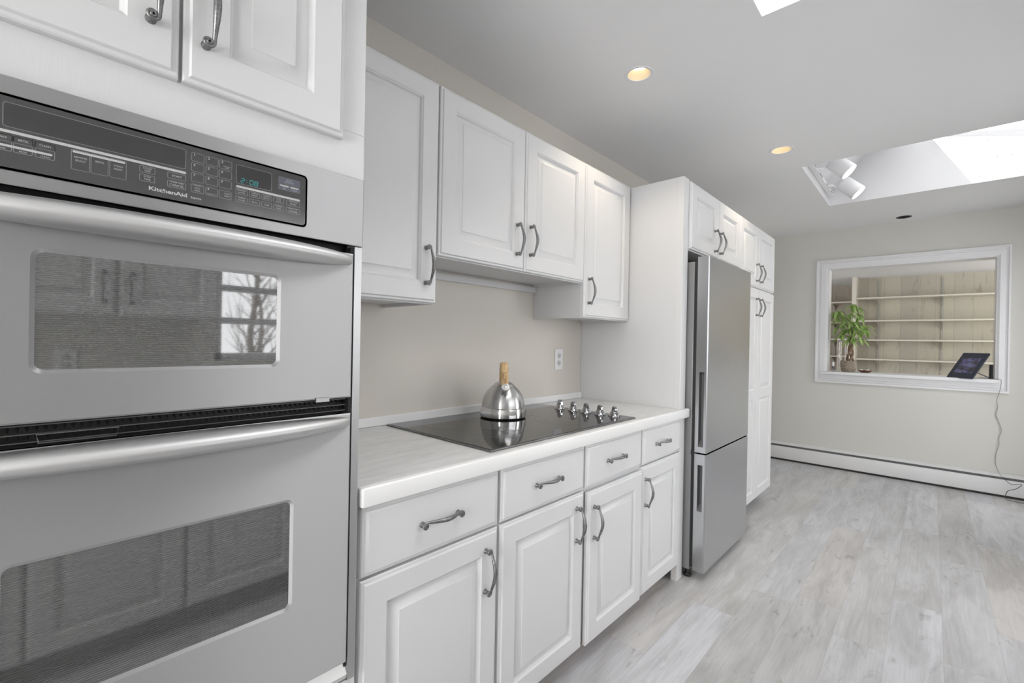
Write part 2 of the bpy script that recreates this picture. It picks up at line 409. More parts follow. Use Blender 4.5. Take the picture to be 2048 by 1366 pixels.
# pass-through casing, sill
def casing():
    bm = bmesh.new(); y = YF
    prof = [(0, 0), (0, .012), (.012, .017), (.055, .017), (.06, .010), (.075, .010), (.082, .022), (.097, .022), (.097, 0)]   # (outward from opening, protrusion)
    rings = []
    xa, xb, za, zb_ = OX0, OX1, OZ0-.0, OZ1
    for d, p in prof:
        k = d*.93 if d else 0
        rings.append([bm.verts.new(q) for q in ((xa-d, y-p, za-d), (xb+d*.75, y-p, za-d), (xb+d*.75, y-p, zb_+d*.85), (xa-d, y-p, zb_+d*.85))])
    for a, b in zip(rings, rings[1:]):
        for i in range(4): bm.faces.new((a[i], a[(i+1) % 4], b[(i+1) % 4], b[i]))
    return bm
struct(casing(), 'trim_1', M_trim)
bm = bmesh.new()   # jamb lining
box(bm, OX0-.001, YF-.004, OZ0, OX0+.012, YF+.16, OZ1-.0121); box(bm, OX1-.012, YF-.004, OZ0, OX1+.001, YF+.16, OZ1-.0121); box(bm, OX0-.001, YF-.004, OZ1-.012, OX1+.001, YF+.16, OZ1+.001)
struct(bm, 'trim_2', M_trim)
SZ = 1.005
sill = finish(bx(OX0-.035, YF-.075, SZ-.032, OX1+.008, YF+.30, SZ, bev=.006), 'window_sill', M_trim); sill.name = 'trim_3'; sill['kind'] = 'structure'

# baseboard heater on the far wall
h = thing('baseboard_heater', 'long white baseboard radiator under the pass-through window', 'heater', (.6, YF-.04, 0))
bm = bmesh.new(); xa, xb = XW+.01, XR-.002
prism(bm, [(YF-.001, .178), (YF-.001, .196), (YF-.03, .196), (YF-.062, .178), (YF-.062, .172), (YF-.03, .186)], 0, xa, xb); part('top_cover', bm, M_heater, h)
bm = bmesh.new(); box(bm, xa, YF-.045, .12, xb, YF-.001, .177); part('damper_slot', bm, M_heatdark, h, 'dark louvre slot below the top cover')
bm = bmesh.new(); prism(bm, [(YF-.045, .022), (YF-.078, .022), (YF-.078, .12), (YF-.068, .152), (YF-.062, .152), (YF-.070, .115), (YF-.045, .115)], 0, xa, xb); part('front_panel', bm, M_heater, h)
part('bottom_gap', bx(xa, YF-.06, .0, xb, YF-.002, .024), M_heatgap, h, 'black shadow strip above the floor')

# ------------------------------------------------------------------ cabinet doors, drawer fronts, pulls
T = .02
def panel_rings(bm, y0, z0, y1, z1, xf, rings):
    prev = None
    for ins, dx in rings:
        r = [bm.verts.new(p) for p in ((xf+dx, y0+ins, z0+ins), (xf+dx, y1-ins, z0+ins), (xf+dx, y1-ins, z1-ins), (xf+dx, y0+ins, z1-ins))]
        if prev:
            for i in range(4): bm.faces.new((prev[i], prev[(i+1) % 4], r[(i+1) % 4], r[i]))
        else: bm.faces.new(r[::-1])
        prev = r
    return prev
EDGE = [(0, -T), (0, -.008), (.0025, -.0052), (.0085, -.0048), (.0105, -.0010), (.012, 0)]
def door_bm(y0, z0, y1, z1, xf=0, stile=.068, panels=None):
    bm = bmesh.new()
    last = panel_rings(bm, y0, z0, y1, z1, xf, EDGE)
    if panels is None: panels = [(z0, z1)]
    # front face split into frame + recessed raised panels
    inner = []
    zs = []
    for i, (a, b) in enumerate(panels):
        za = a+stile if i == 0 else a+stile*.5
        zb2 = b-stile if i == len(panels)-1 else b-stile*.5
        inner.append((y0+stile, za, y1-stile, zb2)); zs += [za, zb2]
    ys = [y0+.012, y0+stile, y1-stile, y1-.012]; zz = [z0+.012]+zs+[z1-.012]
    for i in range(3):
        for j in range(len(zz)-1):
            if i == 1 and j % 2 == 1: continue
            quad(bm, (xf, ys[i], zz[j]), (xf, ys[i+1], zz[j]), (xf, ys[i+1], zz[j+1]), (xf, ys[i], zz[j+1]))
    for (a, b, c, d) in inner:
        prev = None
        for ins, dx in [(0, 0), (.002, -.003), (.006, -.0050), (.009, -.0120), (.012, -.0120), (.036, -.0028), (.0375, -.0006), (.040, -.0004)]:
            r = [bm.verts.new(p) for p in ((xf+dx, a+ins, b+ins), (xf+dx, c-ins, b+ins), (xf+dx, c-ins, d-ins), (xf+dx, a+ins, d-ins))]
            if prev:
                for i in range(4): bm.faces.new((prev[i], prev[(i+1) % 4], r[(i+1) % 4], r[i]))
            prev = r
        bm.faces.new(prev)
    bmesh.ops.remove_doubles(bm, verts=bm.verts, dist=1e-5)
    return bm
def drawer_bm(y0, z0, y1, z1, xf=0):
    bm = bmesh.new(); last = panel_rings(bm, y0, z0, y1, z1, xf, EDGE+[(.020, 0)]); bm.faces.new(last); return bm
def pull_mesh():
    bm = bmesh.new(); H = .0600; cy = -.0038; R0 = .0084
    def scroll(sgn):
        out = []
        for i in range(1, 31):
            q = i/30; a = q*3.5*PI; R = R0*(1-q)+.0012*q
            out.append((Vector((.0185+.0022*q, cy+R*math.cos(a), sgn*(H+R*math.sin(a)))), .0030-.0011*q))
        return out
    path = scroll(-1)[::-1]
    for i in range(25):
        t = -1+2*i/24
        path.append((Vector((.0185+.0165*(.5+.5*math.cos(PI*t))**.72, cy+R0, t*H)), .0033+.0030*(.5+.5*math.cos(PI*t))**.8))
    path += scroll(1)
    tube(bm, [p for p, _ in path], [r for _, r in path], 10, (1, 1), up=Vector((1, 0, 0)))
    for sgn in (-1, 1):
        lathe(bm, [(.0078, 0), (.0078, .003), (.0058, .006), (.0066, .0165)], (0, cy, sgn*H), 18, Matrix(((0, 0, 1), (0, 1, 0), (-1, 0, 0))))
    bmesh.ops.recalc_face_normals(bm, faces=bm.faces)
    me = bpy.data.meshes.new('scroll_pull'); bm.to_mesh(me); bm.free(); me.materials.append(M_pewter); me.shade_smooth(); me.set_sharp_from_angle(angle=math.radians(50)); return me
PULL = pull_mesh()
def pull(parent, x, y, z, horiz=False):
    o = bpy.data.objects.new('handle', PULL); C.objects.link(o); o.parent = parent
    o.location = Vector((x, y, z))-Vector(parent['_w'])
    if horiz: o.rotation_euler = (PI/2, 0, 0)
    return o
def carcass(bm, x0, y0, z0, x1, y1, z1, t=.016, open_top=False):
    box(bm, x0, y0, z0, x1, y1, z1); return bm

# base cabinets -----------------------------------------------------
ZB, ZD2, ZDB, ZDT, ZK = .0975, .6936, .6997, .8652, .868
G = 'white base cabinets under the countertop'
units = [((.527, .998), [(.5386, .9925)], 'white base cabinet beside the wall oven, one drawer over one door'),
         ((.998, 1.930), [(1.0044, 1.459), (1.4706, 1.9246)], 'wide white base cabinet below the cooktop with two drawers and a pair of doors'),
         ((1.930, 2.369), [(1.9361, 2.3601)], 'narrow white base cabinet next to the tall panel and refrigerator')]
pullspec = {0: (.767, .942, .578), 1: (1.230, 1.411, .582), 2: (1.684, 1.522, .562), 3: (2.128, 1.965, .574)}
k = 0
for (ya, yb), fronts, lab in units:
    c = thing('base_cabinet', lab, 'cabinet', (-.33, (ya+yb)/2, 0), G)
    bm = bmesh.new(); box(bm, XW+.002, ya+.0005, .1, -.0201, yb-.0005, ZK-.001); part('body', bm, M_cabside, c, smooth=False)
    part('toe_kick', bx(-.11, ya+.0005, .0, -.095, yb-.0005, .0995), M_raw, c, 'bare brown toe kick board', smooth=False)
    for (a, b) in fronts:
        dy, vy, vz = pullspec[k]
        d = part('drawer', drawer_bm(a, ZDB, b, ZDT), M_cab, c); pull(d, 0, dy, .785, True)
        xf = .006 if k == 2 else 0
        p = part('door', door_bm(a+(.012 if k == 2 else 0), ZB-(.006 if k == 2 else 0), b, ZD2-(.012 if k == 2 else .001), xf), M_cab, c); pull(p, xf, vy, vz)
        k += 1

# tall end panel ------------------------------------------------------
ZP = 2.152
tp = thing('tall_end_panel', 'full height white panel between the countertop and the refrigerator', 'panel', (-.3, 2.404, 0))
part('side_panel', bx(XW+.002, 2.3705, .1, -.0165, 2.4385, ZP), M_cabside, tp, smooth=False)
part('front_stile', bx(-.0470, 2.3695, 0, -.0142, 2.4392, ZP, bev=.002), M_cab, tp)

# countertop ----------------------------------------------------------
ct = thing('countertop', 'pale laminate countertop with white front edge beneath the black cooktop', 'countertop', (-.3, 1.45, ZK))
part('top_surface', bx(XW+.001, .5305, ZK+.0002, -.012, 2.368, .9142, bev=.001), M_counter, ct, smooth=False)
part('front_edge', bx(-.0125, .5305, ZK+.0002, .013, 2.4405, .9160, bev=.007, seg=3), M_edge, ct)
part('back_strip', bx(XW+.0005, .5305, .9143, XW+.014, 2.3692, .952, bev=.004), M_edge, ct)

# cooktop ---------------------------------------------------------------
ZG = .922
ck = thing('cooktop', 'black glass electric cooktop with five knobs set into the countertop', 'cooktop', (-.33, 1.452, .9145))
cx0, cx1, cy0, cy1 = -.622, -.032, .985, 1.917
part('bevelled_rim', bx(cx0, cy0, .9145, cx1, cy1, ZG-.0012, bev=.002), M_cookbev, ck)
part('glass_top', bx(cx0+.006, cy0+.006, .9150, cx1-.006, cy1-.006, ZG, bev=.001), M_cook, ck)
def ring(bm, x, y, r, w=.0012, z=ZG+.0003):
    n = 72
    for i in range(n):
        a, b = 2*PI*i/n, 2*PI*(i+1)/n
        quad(bm, *[(x+R*math.cos(t), y+R*math.sin(t), z) for R, t in ((r, a), (r, b), (r+w, b), (r+w, a))])
for x, y, r in ((-.46, 1.17, .105), (-.20, 1.20, .085), (-.46, 1.56, .085), (-.22, 1.60, .115), (-.22, 1.60, .075)):
    bm = bmesh.new(); ring(bm, x, y, r); part('burner_ring', bm, M_burner, ck, smooth=False)
def knob_mesh():
    bm = bmesh.new()
    lathe(bm, [(.0270, 0), (.0275, .0015), (.0268, .0035), (.0235, .0070), (.0205, .0115), (.0185, .0170), (.0160, .0215), (.0120, .0240)], n=32)
    # arched blade grip
    prof = [(-.0165, .008)]+[(.0165*-math.cos(PI*q/20)*(1 if q < 10 else .82), .024+.0215*math.sin(PI*q/20)**.8) for q in range(1, 20)]+[(.0150, .008)]
    prism(bm, prof, 0, -.0058, .0058)
    es = [e for e in bm.edges if e.calc_length() > .005 and all(v.co.z > .012 for v in e.verts)]
    bmesh.ops.recalc_face_normals(bm, faces=bm.faces)
    me = bpy.data.meshes.new('knob'); bm.to_mesh(me); bm.free(); me.materials.append(M_chrome); me.shade_smooth(); me.set_sharp_from_angle(angle=math.radians(40)); return me
KM = knob_mesh()
for i, (x, y) in enumerate(((-.419, 1.855), (-.336, 1.852), (-.258, 1.849), (-.181, 1.849), (-.111, 1.860))):
    o = bpy.data.objects.new('knob', KM); C.objects.link(o); o.parent = ck; o.location = Vector((x, y, ZG))-Vector(ck['_w']); o.rotation_euler = (0, 0, (1.30, 1.25, 1.20, 1.25, 1.05)[i])

# kettle -----------------------------------------------------------------
KX, KY = -.437, 1.459
kt = thing('kettle', 'round brushed steel whistling kettle with wooden handle on the cooktop', 'kettle', (KX, KY, ZG+.0006))
K0 = ZG+.0006
bm = bmesh.new(); lathe(bm, [(.090, 0), (.092, .0035)], (KX, KY, K0), 64); part('base_disc', bm, M_black, kt, 'black underside disc')
bm = bmesh.new(); lathe(bm, [(.094, .0035), (.0965, .006), (.0968, .016), (.0955, .034), (.0945, .042), (.0905, .045)], (KX, KY, K0), 64); part('base_band', bm, M_kchrome, kt, 'polished lower band')
prof = [(.0905, .045), (.0900, .055), (.0880, .068), (.0845, .082), (.0785, .097), (.0705, .111), (.0605, .1235), (.0495, .1330)]
bm = bmesh.new(); lathe(bm, prof, (KX, KY, K0), 64); part('body', bm, M_kettle, kt)
bm = bmesh.new(); lathe(bm, [(.0480, .1335), (.0475, .1355), (.040, .1435), (.031, .1500), (.027, .1515), (.010, .153), (.0001, .153)], (KX, KY, K0), 48); part('lid', bm, M_kettle, kt)
d = Vector((.735, -.678, 0)).normalized(); s_ = Vector((-d.y, d.x, 0))
kc = Vector((KX, KY, K0))
bm = bmesh.new()
a0 = kc+d*.060+Vector((0, 0, .100)); a1 = kc+d*.112+Vector((0, 0, .137))
ax = (a1-a0).normalized()
tube(bm, [a0, a0+(a1-a0)*.5, a1], [.0145, .0125, .0115], 24)
part('spout', bm, M_kettle, kt)
bm = bmesh.new(); lathe(bm, [(.0125, -.006), (.0165, -.004), (.0172, .004), (.0155, .008), (.0125, .009), (.0115, .006), (.0075, .006), (.0072, .010), (.0045, .012), (.0001, .0125)], a1, 32, rot_to(ax)); part('whistle_cap', bm, M_kcap, kt)
# wooden arch handle (plane holds the spout direction)
bm = bmesh.new(); rings = []
n = 24
for i in range(n+1):
    a = PI*(-.02+1.04*i/n); e = Vector((math.cos(a), 0, math.sin(a)))
    base = kc+Vector((0, 0, .148))
    ctr = base+d*(math.cos(a)*.052)+Vector((0, 0, math.sin(a)*.079))
    outv = (d*math.cos(a)+Vector((0, 0, 1))*math.sin(a)).normalized()
    hw, ht = .0165, .0115
    ring_ = []
    for kk in range(16):
        t = 2*PI*kk/16; cu, su = math.cos(t), math.sin(t)
        ring_.append(bm.verts.new(ctr+s_*(hw*math.copysign(abs(cu)**.6, cu))+outv*(ht*math.copysign(abs(su)**.6, su))))
    rings.append(ring_)
for a, b in zip(rings, rings[1:]):
    for kk in range(16): bm.faces.new((a[kk], a[(kk+1) % 16], b[(kk+1) % 16], b[kk]))
bm.faces.new(rings[0]); bm.faces.new(rings[-1])
hd = part('handle', bm, M_kwood, kt, 'light wooden arched grip')
bm = bmesh.new()
c_ = kc+d*.0655+Vector((0, 0, .186))
for (yy, zz0, zz1, w2) in ((0, -.016, .016, .0055),):
    vs = [c_+s_*sx*w2+Vector((0, 0, sz))+d*dd for dd in (-.004, .004) for sx, sz in ((-1, -.016), (1, -.016), (1, .014), (-1, .014))]
    bv = [bm.verts.new(p) for p in vs]
    for q in ((0, 1, 2, 3), (4, 5, 6, 7), (0, 1, 5, 4), (1, 2, 6, 5), (2, 3, 7, 6), (3, 0, 4, 7)): bm.faces.new([bv[i] for i in q])
part('trigger', bm, M_kwood, kt, 'small wooden spout lever')

# outlet -------------------------------------------------------------------
def outlet(lab, x, y, z, sgn=1):
    o = thing('power_outlet', lab, 'outlet', (x, y, z-.058))
    part('cover_plate', bx(min(x, x+sgn*.006), y-.037, z-.060, max(x, x+sgn*.006), y+.037, z+.060, bev=.002), M_plastic, o)
    for dz in (-.021, .021):
        bm = bmesh.new(); lathe(bm, [(.0165, 0), (.0165, .0015), (.015, .002)], (x+sgn*.006, y, z+dz), 24, Matrix(((0, 0, sgn), (0, 1, 0), (-1, 0, 0)))); s = part('socket', bm, M_socket, o)
        bm = bmesh.new()
        for yy, ww, h0, h1 in ((-.006, .0012, -.003, .006), (.006, .0012, -.003, .006), (0, .002, -.010, -.006)):
            xa = x+sgn*.008; box(bm, min(xa, xa+sgn*.0006), y+yy-ww, z+dz+h0, max(xa, xa+sgn*.0006), y+yy+ww, z+dz+h1)
        part('slots', bm, M_slot, s, smooth=False)
    return o
outlet('white duplex outlet on the beige wall above the cooktop', XW, 2.138, 1.158)

# upper cabinets ------------------------------------------------------------
XU = -.317; XUB = XU-.0201; ZUT, ZU1, ZU2 = 2.157, 1.3874, 1.5576
G = 'white upper cabinets above the counter'
def upper(lab, ya, yb, z0, fronts, zdoor):
    c = thing('upper_cabinet', lab, 'cabinet', (XW+.15, (ya+yb)/2, z0), G)
    bm = bmesh.new(); t = .016
    box(bm, XW+.001, ya, z0, XUB, ya+t, ZUT-.004); box(bm, XW+.001, yb-t, z0, XUB, yb, ZUT-.004)
    box(bm, XW+.001, ya+t, z0+.012, XUB, yb-t, z0+.028); box(bm, XW+.001, ya+t, ZUT-.02, XUB, yb-t, ZUT-.004); box(bm, XW+.001, ya+t, z0+.028, XW+.010, yb-t, ZUT-.02)
    box(bm, XUB-.018, ya+t, z0, XUB, yb-t, z0+.012)
    part('body', bm, M_cabside, c, smooth=False)
    for (a, b, hy, hz) in fronts:
        p = part('door', door_bm(a, zdoor, b, ZUT, XU), M_cab, c)
        pull(p, XU, hy, hz)
    return c
upper('tall white upper cabinet with one door beside the oven cabinet', .531, .988, ZU1-.004, [(.560, .9848, .940, 1.514)], ZU1)
c = upper('shorter double-door white upper cabinet hanging above the cooktop', .9885, 1.9005, ZU2-.004, [(.9919, 1.4475, 1.400, 1.684), (1.4505, 1.9025, 1.4865, 1.692)], ZU2)
part('hanging_rail', bx(XW+.001, .99, ZU2-.034, XW+.017, 1.90, ZU2-.0045), M_cabside, c, smooth=False)
upper('tall white upper cabinet with one door against the tall end panel', 1.9015, 2.3655, ZU1-.004, [(1.9050, 2.3619, 1.945, 1.520)], ZU1)

# over-refrigerator cabinet, pantry -----------------------------------------
ZET, ZEB = 2.144, 1.778
c = thing('over_refrigerator_cabinet', 'white two-door cabinet mounted directly above the refrigerator', 'cabinet', (-.3, 2.87, ZEB))
part('body', bx(XW+.002, 2.4402, ZEB-.006, -.0201, 3.296, ZET), M_cabside, c, smooth=False)
for a, b, hy in ((2.4440, 2.8760, 2.806), (2.8790, 3.2950, 2.898)):
    p = part('door', door_bm(a, ZEB, b, ZET-.001, 0, .07), M_cab, c); pull(p, 0, hy, 1.879)
c = thing('pantry_cabinet', 'tall white four-door pantry cabinet beyond the refrigerator', 'cabinet', (-.3, 3.76, 0))
ZQ = 1.689
part('body', bx(XW+.002, 3.297, .1, -.0201, 4.212, ZET), M_cabside, c, smooth=False)
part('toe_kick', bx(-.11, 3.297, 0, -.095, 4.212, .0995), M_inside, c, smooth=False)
for a, b, hy in ((3.3030, 3.7540, 3.690), (3.7570, 4.2150, 3.797)):
    p = part('door', door_bm(a, ZQ+.003, b, ZET, 0, .07), M_cab, c); pull(p, 0, hy, 1.800)
    p = part('door', door_bm(a, .100, b, ZQ-.006, 0, .07, [(.1, .895), (.895, ZQ-.006)]), M_cab, c); pull(p, 0, hy+.008, 1.546)

# refrigerator ----------------------------------------------------------------
fr = thing('refrigerator', 'stainless steel bottom-freezer refrigerator with grey sides between panel and pantry', 'refrigerator', (-.25, 2.82, 0))
FY0, FY1 = 2.452, 3.198; XD0, XD1 = .036, .096
part('case', bx(-.60, FY0+.003, .045, .018, FY1-.003, 1.706, bev=.004), M_fside, fr)
part('door_gasket', bx(.0185, FY0+.012, .06, .0355, FY1-.012, 1.70), M_black, fr, 'dark gasket gap')
def fdoor(z0, z1, pz0, pz1):
    bm = bmesh.new(); c = .005
    # outline in x,y: back, left side, front with small chamfers
    P = [(XD0, FY0), (XD0, FY1), (XD1-c, FY1), (XD1, FY1-c), (XD1, FY0+c), (XD1-c, FY0)]
    n = len(P); lo = [bm.verts.new((*p, z0)) for p in P]; hi = [bm.verts.new((*p, z1)) for p in P]
    for i in range(n):
        if i == n-1: continue
        bm.faces.new((lo[i], lo[(i+1) % n], hi[(i+1) % n], hi[i]))
    bm.faces.new(lo); bm.faces.new(hi)
    xs2 = [XD0, XD0+.018, XD0+.044, XD1-c]; zs2 = [z0, pz0, pz1, z1]
    for i in range(3):
        for j in range(3):
            if i == 1 and j == 1: continue
            quad(bm, (xs2[i], FY0, zs2[j]), (xs2[i+1], FY0, zs2[j]), (xs2[i+1], FY0, zs2[j+1]), (xs2[i], FY0, zs2[j+1]))
    bmesh.ops.remove_doubles(bm, verts=bm.verts, dist=1e-5); return bm, (xs2[1], xs2[2])
for nm, z0, z1, p0, p1 in (('door', .684, 1.730, .715, 1.113), ('freezer_door', .050, .676, .372, .619)):
    bm, (xa, xb) = fdoor(z0, z1, p0, p1); dr = part(nm, bm, M_fsteel, fr, smooth=False)
    bm = bmesh.new(); dpt = .026; y = FY0
    o8 = [(xa, y, p0), (xb, y, p0), (xb, y, p1), (xa, y, p1)]; i8 = [(xa+.004, y+dpt, p0+.035), (xb-.006, y+dpt, p0+.035), (xb-.006, y+dpt, p1-.01), (xa+.004, y+dpt, p1-.01)]
    ov = [bm.verts.new(p) for p in o8]; iv = [bm.verts.new(p) for p in i8]
    for i in range(4): bm.faces.new((ov[i], ov[(i+1) % 4], iv[(i+1) % 4], iv[i]))
    bm.faces.new(iv); part('recessed_grip', bm, M_fdoorside, dr, smooth=False)
part('hinge', bx(.015, FY0+.002, .668, .042, FY0+.02, .692, bev=.002), M_black, fr, 'black middle hinge')
for y in (FY0+.03, FY1-.05):
    bm = bmesh.new(); lathe(bm, [(.02, 0), (.022, .012), (.012, .02), (.012, .046)], (.0, y, 0), 20); part('foot', bm, M_black, fr)
    bm = bmesh.new(); lathe(bm, [(.02, 0), (.022, .012), (.012, .02), (.012, .046)], (-.55, y, 0), 20); part('foot', bm, M_black, fr)

# oven cabinet ------------------------------------------------------------------
oc = thing('oven_cabinet', 'tall white cabinet housing the wall oven at the left edge', 'cabinet', (-.3, .178, 0))
OY0, OY1 = -.170, .5255
bm = bmesh.new()
box(bm, XW+.002, OY0, .1, -.021, OY0+.018, 2.44); box(bm, XW+.002, OY1-.018, .1, -.021, OY1, 2.44)
box(bm, XW+.002, OY0+.018, 1.625, -.021, OY1-.018, 1.645); box(bm, XW+.002, OY0+.018, 2.42, -.021, OY1-.018, 2.44)
box(bm, XW+.002, OY0+.018, .455, -.021, OY1-.018, .475); box(bm, XW+.002, OY0+.018, .1, XW+.012, OY1-.018, 2.42)
part('body', bm, M_cabside, oc, smooth=False)
bm = bmesh.new()
box(bm, -.0209, OY0, .1, 0, -.157, 1.612, bev=.001); box(bm, -.0209, .5155, .1, 0, OY1, 1.612, bev=.001)
box(bm, -.0209, OY0, 1.7205, 0, -.10, 2.3995); box(bm, -.0209, .455, 1.7205, 0, OY1, 2.3995); box(bm, -.0209, .15, 1.7205, 0, .20, 2.3995)
box(bm, -.0209, OY0, 1.6121, 0, OY1, 1.72); box(bm, -.0209, OY0, 2.40, 0, OY1, 2.44); box(bm, -.0209, -.157, .44, 0, .5155, .488); box(bm, -.0209, -.157, .1, 0, .5155, .12)
part('face_frame', bm, M_cab, oc, smooth=False)
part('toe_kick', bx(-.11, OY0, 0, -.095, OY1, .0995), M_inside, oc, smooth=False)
for a, b, hy, hz in ((-.113, .1745, .139, 1.832), (.1800, .4690, .2155, 1.826)):
    p = part('door', door_bm(a, 1.694, b, 2.38, .0205), M_cab, oc); pull(p, .0205, hy, hz)
p = part('drawer', drawer_bm(-.15, .13, .507, .435, .0205), M_cab, oc); pull(p, .0205, .178, .30, True)

# double wall oven -----------------------------------------------------------------
ov = thing('double_wall_oven', 'stainless steel double wall oven with dark control panel, built into the white cabinet', 'oven', (0, .178, .49))
VC = .178; VY0, VY1 = -.165, .521
part('chassis', bx(-.55, -.14, .50, -.03, .497, 1.6, ), M_black, ov, smooth=False)
for a, b in ((.5035, .5205), (-.1645, -.1475)): part('side_trim', bx(.0006, a, .4915, .0075, b, 1.4645), M_trimsteel, ov, smooth=False)
for a, b in ((.4985, .5034), (-.1474, -.1425)): part('side_gap', bx(-.03, a, .50, .0004, b, 1.464), M_black, ov, 'black gap beside the doors', smooth=False)
XP = .012
part('control_panel', bx(.0007, VY0, 1.4655, XP, VY1, 1.6165, bev=.002), M_steel, ov)
def rrect(y0, z0, y1, z1, r, n=6):
    pts = []
    for cy, cz, a0 in ((y1-r, z1-r, 0), (y0+r, z1-r, PI/2), (y0+r, z0+r, PI), (y1-r, z0+r, 1.5*PI)):
        for i in range(n+1):
            a = a0+PI/2*i/n; pts.append((cy+r*math.cos(a), cz+r*math.sin(a)))
    return pts
def plate(bm, y0, z0, y1, z1, r, x0, x1): prism(bm, rrect(y0, z0, y1, z1, r), 0, x0, x1)
def outline(bm, y0, z0, y1, z1, r, w, x):
    a = rrect(y0, z0, y1, z1, r); b = rrect(y0+w, z0+w, y1-w, z1-w, max(r-w, .0003)); n = len(a)
    for i in range(n):
        j = (i+1) % n
        quad(bm, (x, *a[i]), (x, *a[j]), (x, *b[j]), (x, *b[i]))
GY0, GY1, GZ0, GZ1 = -.0345, .3905, 1.4885, 1.5870
bm = bmesh.new(); outline(bm, GY0-.0035, GZ0-.0035, GY1+.0035, GZ1+.0035, .009, .004, XP+.0010); bmesh.ops.solidify(bm, geom=bm.faces[:], thickness=-.0012); part('glass_bezel', bm, M_handle, ov)
bm = bmesh.new(); plate(bm, GY0, GZ0, GY1, GZ1, .007, XP-.001, XP+.0012); cg = part('control_glass', bm, M_panelglass, ov, 'dark grey touch panel glass')
XG = XP+.0014
bm = bmesh.new(); plate(bm, -.022, 1.5450, .1870, 1.5785, .004, XG-.0002, XG); plate(bm, .2645, 1.5425, .3252, 1.5768, .004, XG-.0002, XG); part('display_glass', bm, M_lcd, cg)
# key outlines
X1 = XG+.00015
bm = bmesh.new(); kw = .0009
outline(bm, -.0225, 1.5445, .1876, 1.5790, .004, kw, X1); outline(bm, .2640, 1.5420, .3257, 1.5773, .004, kw, X1)
cols = [(.1950, .2143), (.2163, .2356), (.2370, .2572)]; rows = [(1.5621, 1.5777), (1.5446, 1.5600), (1.5272, 1.5425), (1.5085, 1.5232)]
for a, b in cols:
    for c0, c1 in rows: outline(bm, a, c0, b, c1, .0025, kw, X1)
outline(bm, .1619, 1.5236, .1880, 1.5345, .002, kw, X1); outline(bm, .1619, 1.5090, .1881, 1.5205, .002, kw, X1)
outline(bm, .1253, 1.5232, .1458, 1.5345, .002, kw, X1); outline(bm, .1253, 1.5095, .1456, 1.5208, .002, kw, X1)
for a, b in ((.2638, .2838), (.2861, .3051), (.3075, .3264), (.3288, .3484), (.3526, .3797)):
    outline(bm, a, 1.5225, b, 1.5335, .002, kw, X1); outline(bm, a, 1.5080, b, 1.5190, .002, kw, X1)
outline(bm, .3376, 1.5625, .3788, 1.5758, .002, kw, X1); outline(bm, .3376, 1.5505, .3788, 1.5615, .002, kw, X1)
for a, b in ((-.033, -.0130), (-.0120, .0068), (.0088, .0292), (.0458, .0668), (.0675, .0880), (.0890, .1095)):
    outline(bm, a, 1.5110 if a < .03 else 1.5045, b, 1.5345, .002, kw, X1)
    if a < .03: outline(bm, a, 1.5240, b, 1.5342, .002, kw*.8, X1)
part('key_outlines', bm, M_printmid, cg, smooth=False)
bm = bmesh.new()
plate(bm, .3382, 1.5631, .3782, 1.5752, .0018, X1-.0001, X1); plate(bm, .3382, 1.5511, .3782, 1.5609, .0018, X1-.0001, X1)
part('clock_keys', bm, M_printblue, cg, 'blue grey clock keys', smooth=False)
bm = bmesh.new(); X2 = X1+.0001
for a, c0, b, c1 in ((-.03, 1.5365, .1878, 1.5405), (.2645, 1.5348, .3792, 1.5388), (-.03, 1.5168, .0265, 1.5200), (.0475, 1.5300, .1075, 1.5332)):
    plate(bm, a, c0, b, c1, .0012, X2-.0001, X2)
for a, b in ((.3405, .3570), (.3600, .3760)): plate(bm, a, 1.5575, b, 1.5602, .001, X2, X2+.0001)
part('light_bars', bm, M_print, cg, smooth=False)
def text_bm(bm, s, y, z, size, x, align='LEFT', bold=0, sx=1.0):
    cu = bpy.data.curves.new('txt', 'FONT'); cu.body = s; cu.size = size; cu.align_x = align; cu.align_y = 'CENTER'; cu.offset = bold; cu.resolution_u = 3
    ob = bpy.data.objects.new('txt', cu); C.objects.link(ob); bpy.context.view_layer.update()
    me = bpy.data.meshes.new_from_object(ob.evaluated_get(bpy.context.evaluated_depsgraph_get()))
    tmp = bmesh.new(); tmp.from_mesh(me)
    for v_ in tmp.verts: v_.co = Vector((x, y+v_.co.x*sx, z+v_.co.y))
    t2 = bpy.data.meshes.new('t2'); tmp.to_mesh(t2); tmp.free(); bm.from_mesh(t2)
    bpy.data.objects.remove(ob); bpy.data.curves.remove(cu); bpy.data.meshes.remove(me); bpy.data.meshes.remove(t2)
X3 = X2+.0001
bm = bmesh.new()
def tx(s, y, z, size, align='CENTER', bold=0, sx=1.0): text_bm(bm, s, y, z, size, X3, align, bold, sx)
tx('KitchenAid', .1372, 1.5000, .0088, 'LEFT', .00025, 1.33)
tx('Superba', .1948, 1.4990, .0048, 'LEFT', .00008)
for i, dgt in enumerate('123456789'):
    a, b = cols[i % 3]; c0, c1 = rows[i//3]; tx(dgt, a+.0045, c1-.0042, .0056, bold=.00012)
tx('0', cols[1][0]+.0045, 1.5196, .0050, bold=.00012); tx('QUANTITY', .2260, 1.5115, .0030)
tx('START', .1750, 1.5288, .0048); tx('LOWER OVEN', .1750, 1.5182, .0030); tx('CANCEL', .1750, 1.5132, .0054)
tx('COOK', .1355, 1.5310, .0040); tx('TIME', .1355, 1.5268, .0040); tx('STOP', .1355, 1.5173, .0040); tx('TIME', .1355, 1.5131, .0040)
tx('CONVECT', .2047, 1.5213, .0030); tx('FULL', .2047, 1.5165, .0038); tx('MEAL', .2047, 1.5122, .0038)
tx('OVEN', .2500, 1.5180, .0034); tx('LIGHT', .2500, 1.5138, .0034)
tx('KITCHEN', .2490, 1.5672, .0026); tx('TIMER', .2490, 1.5646, .0026)
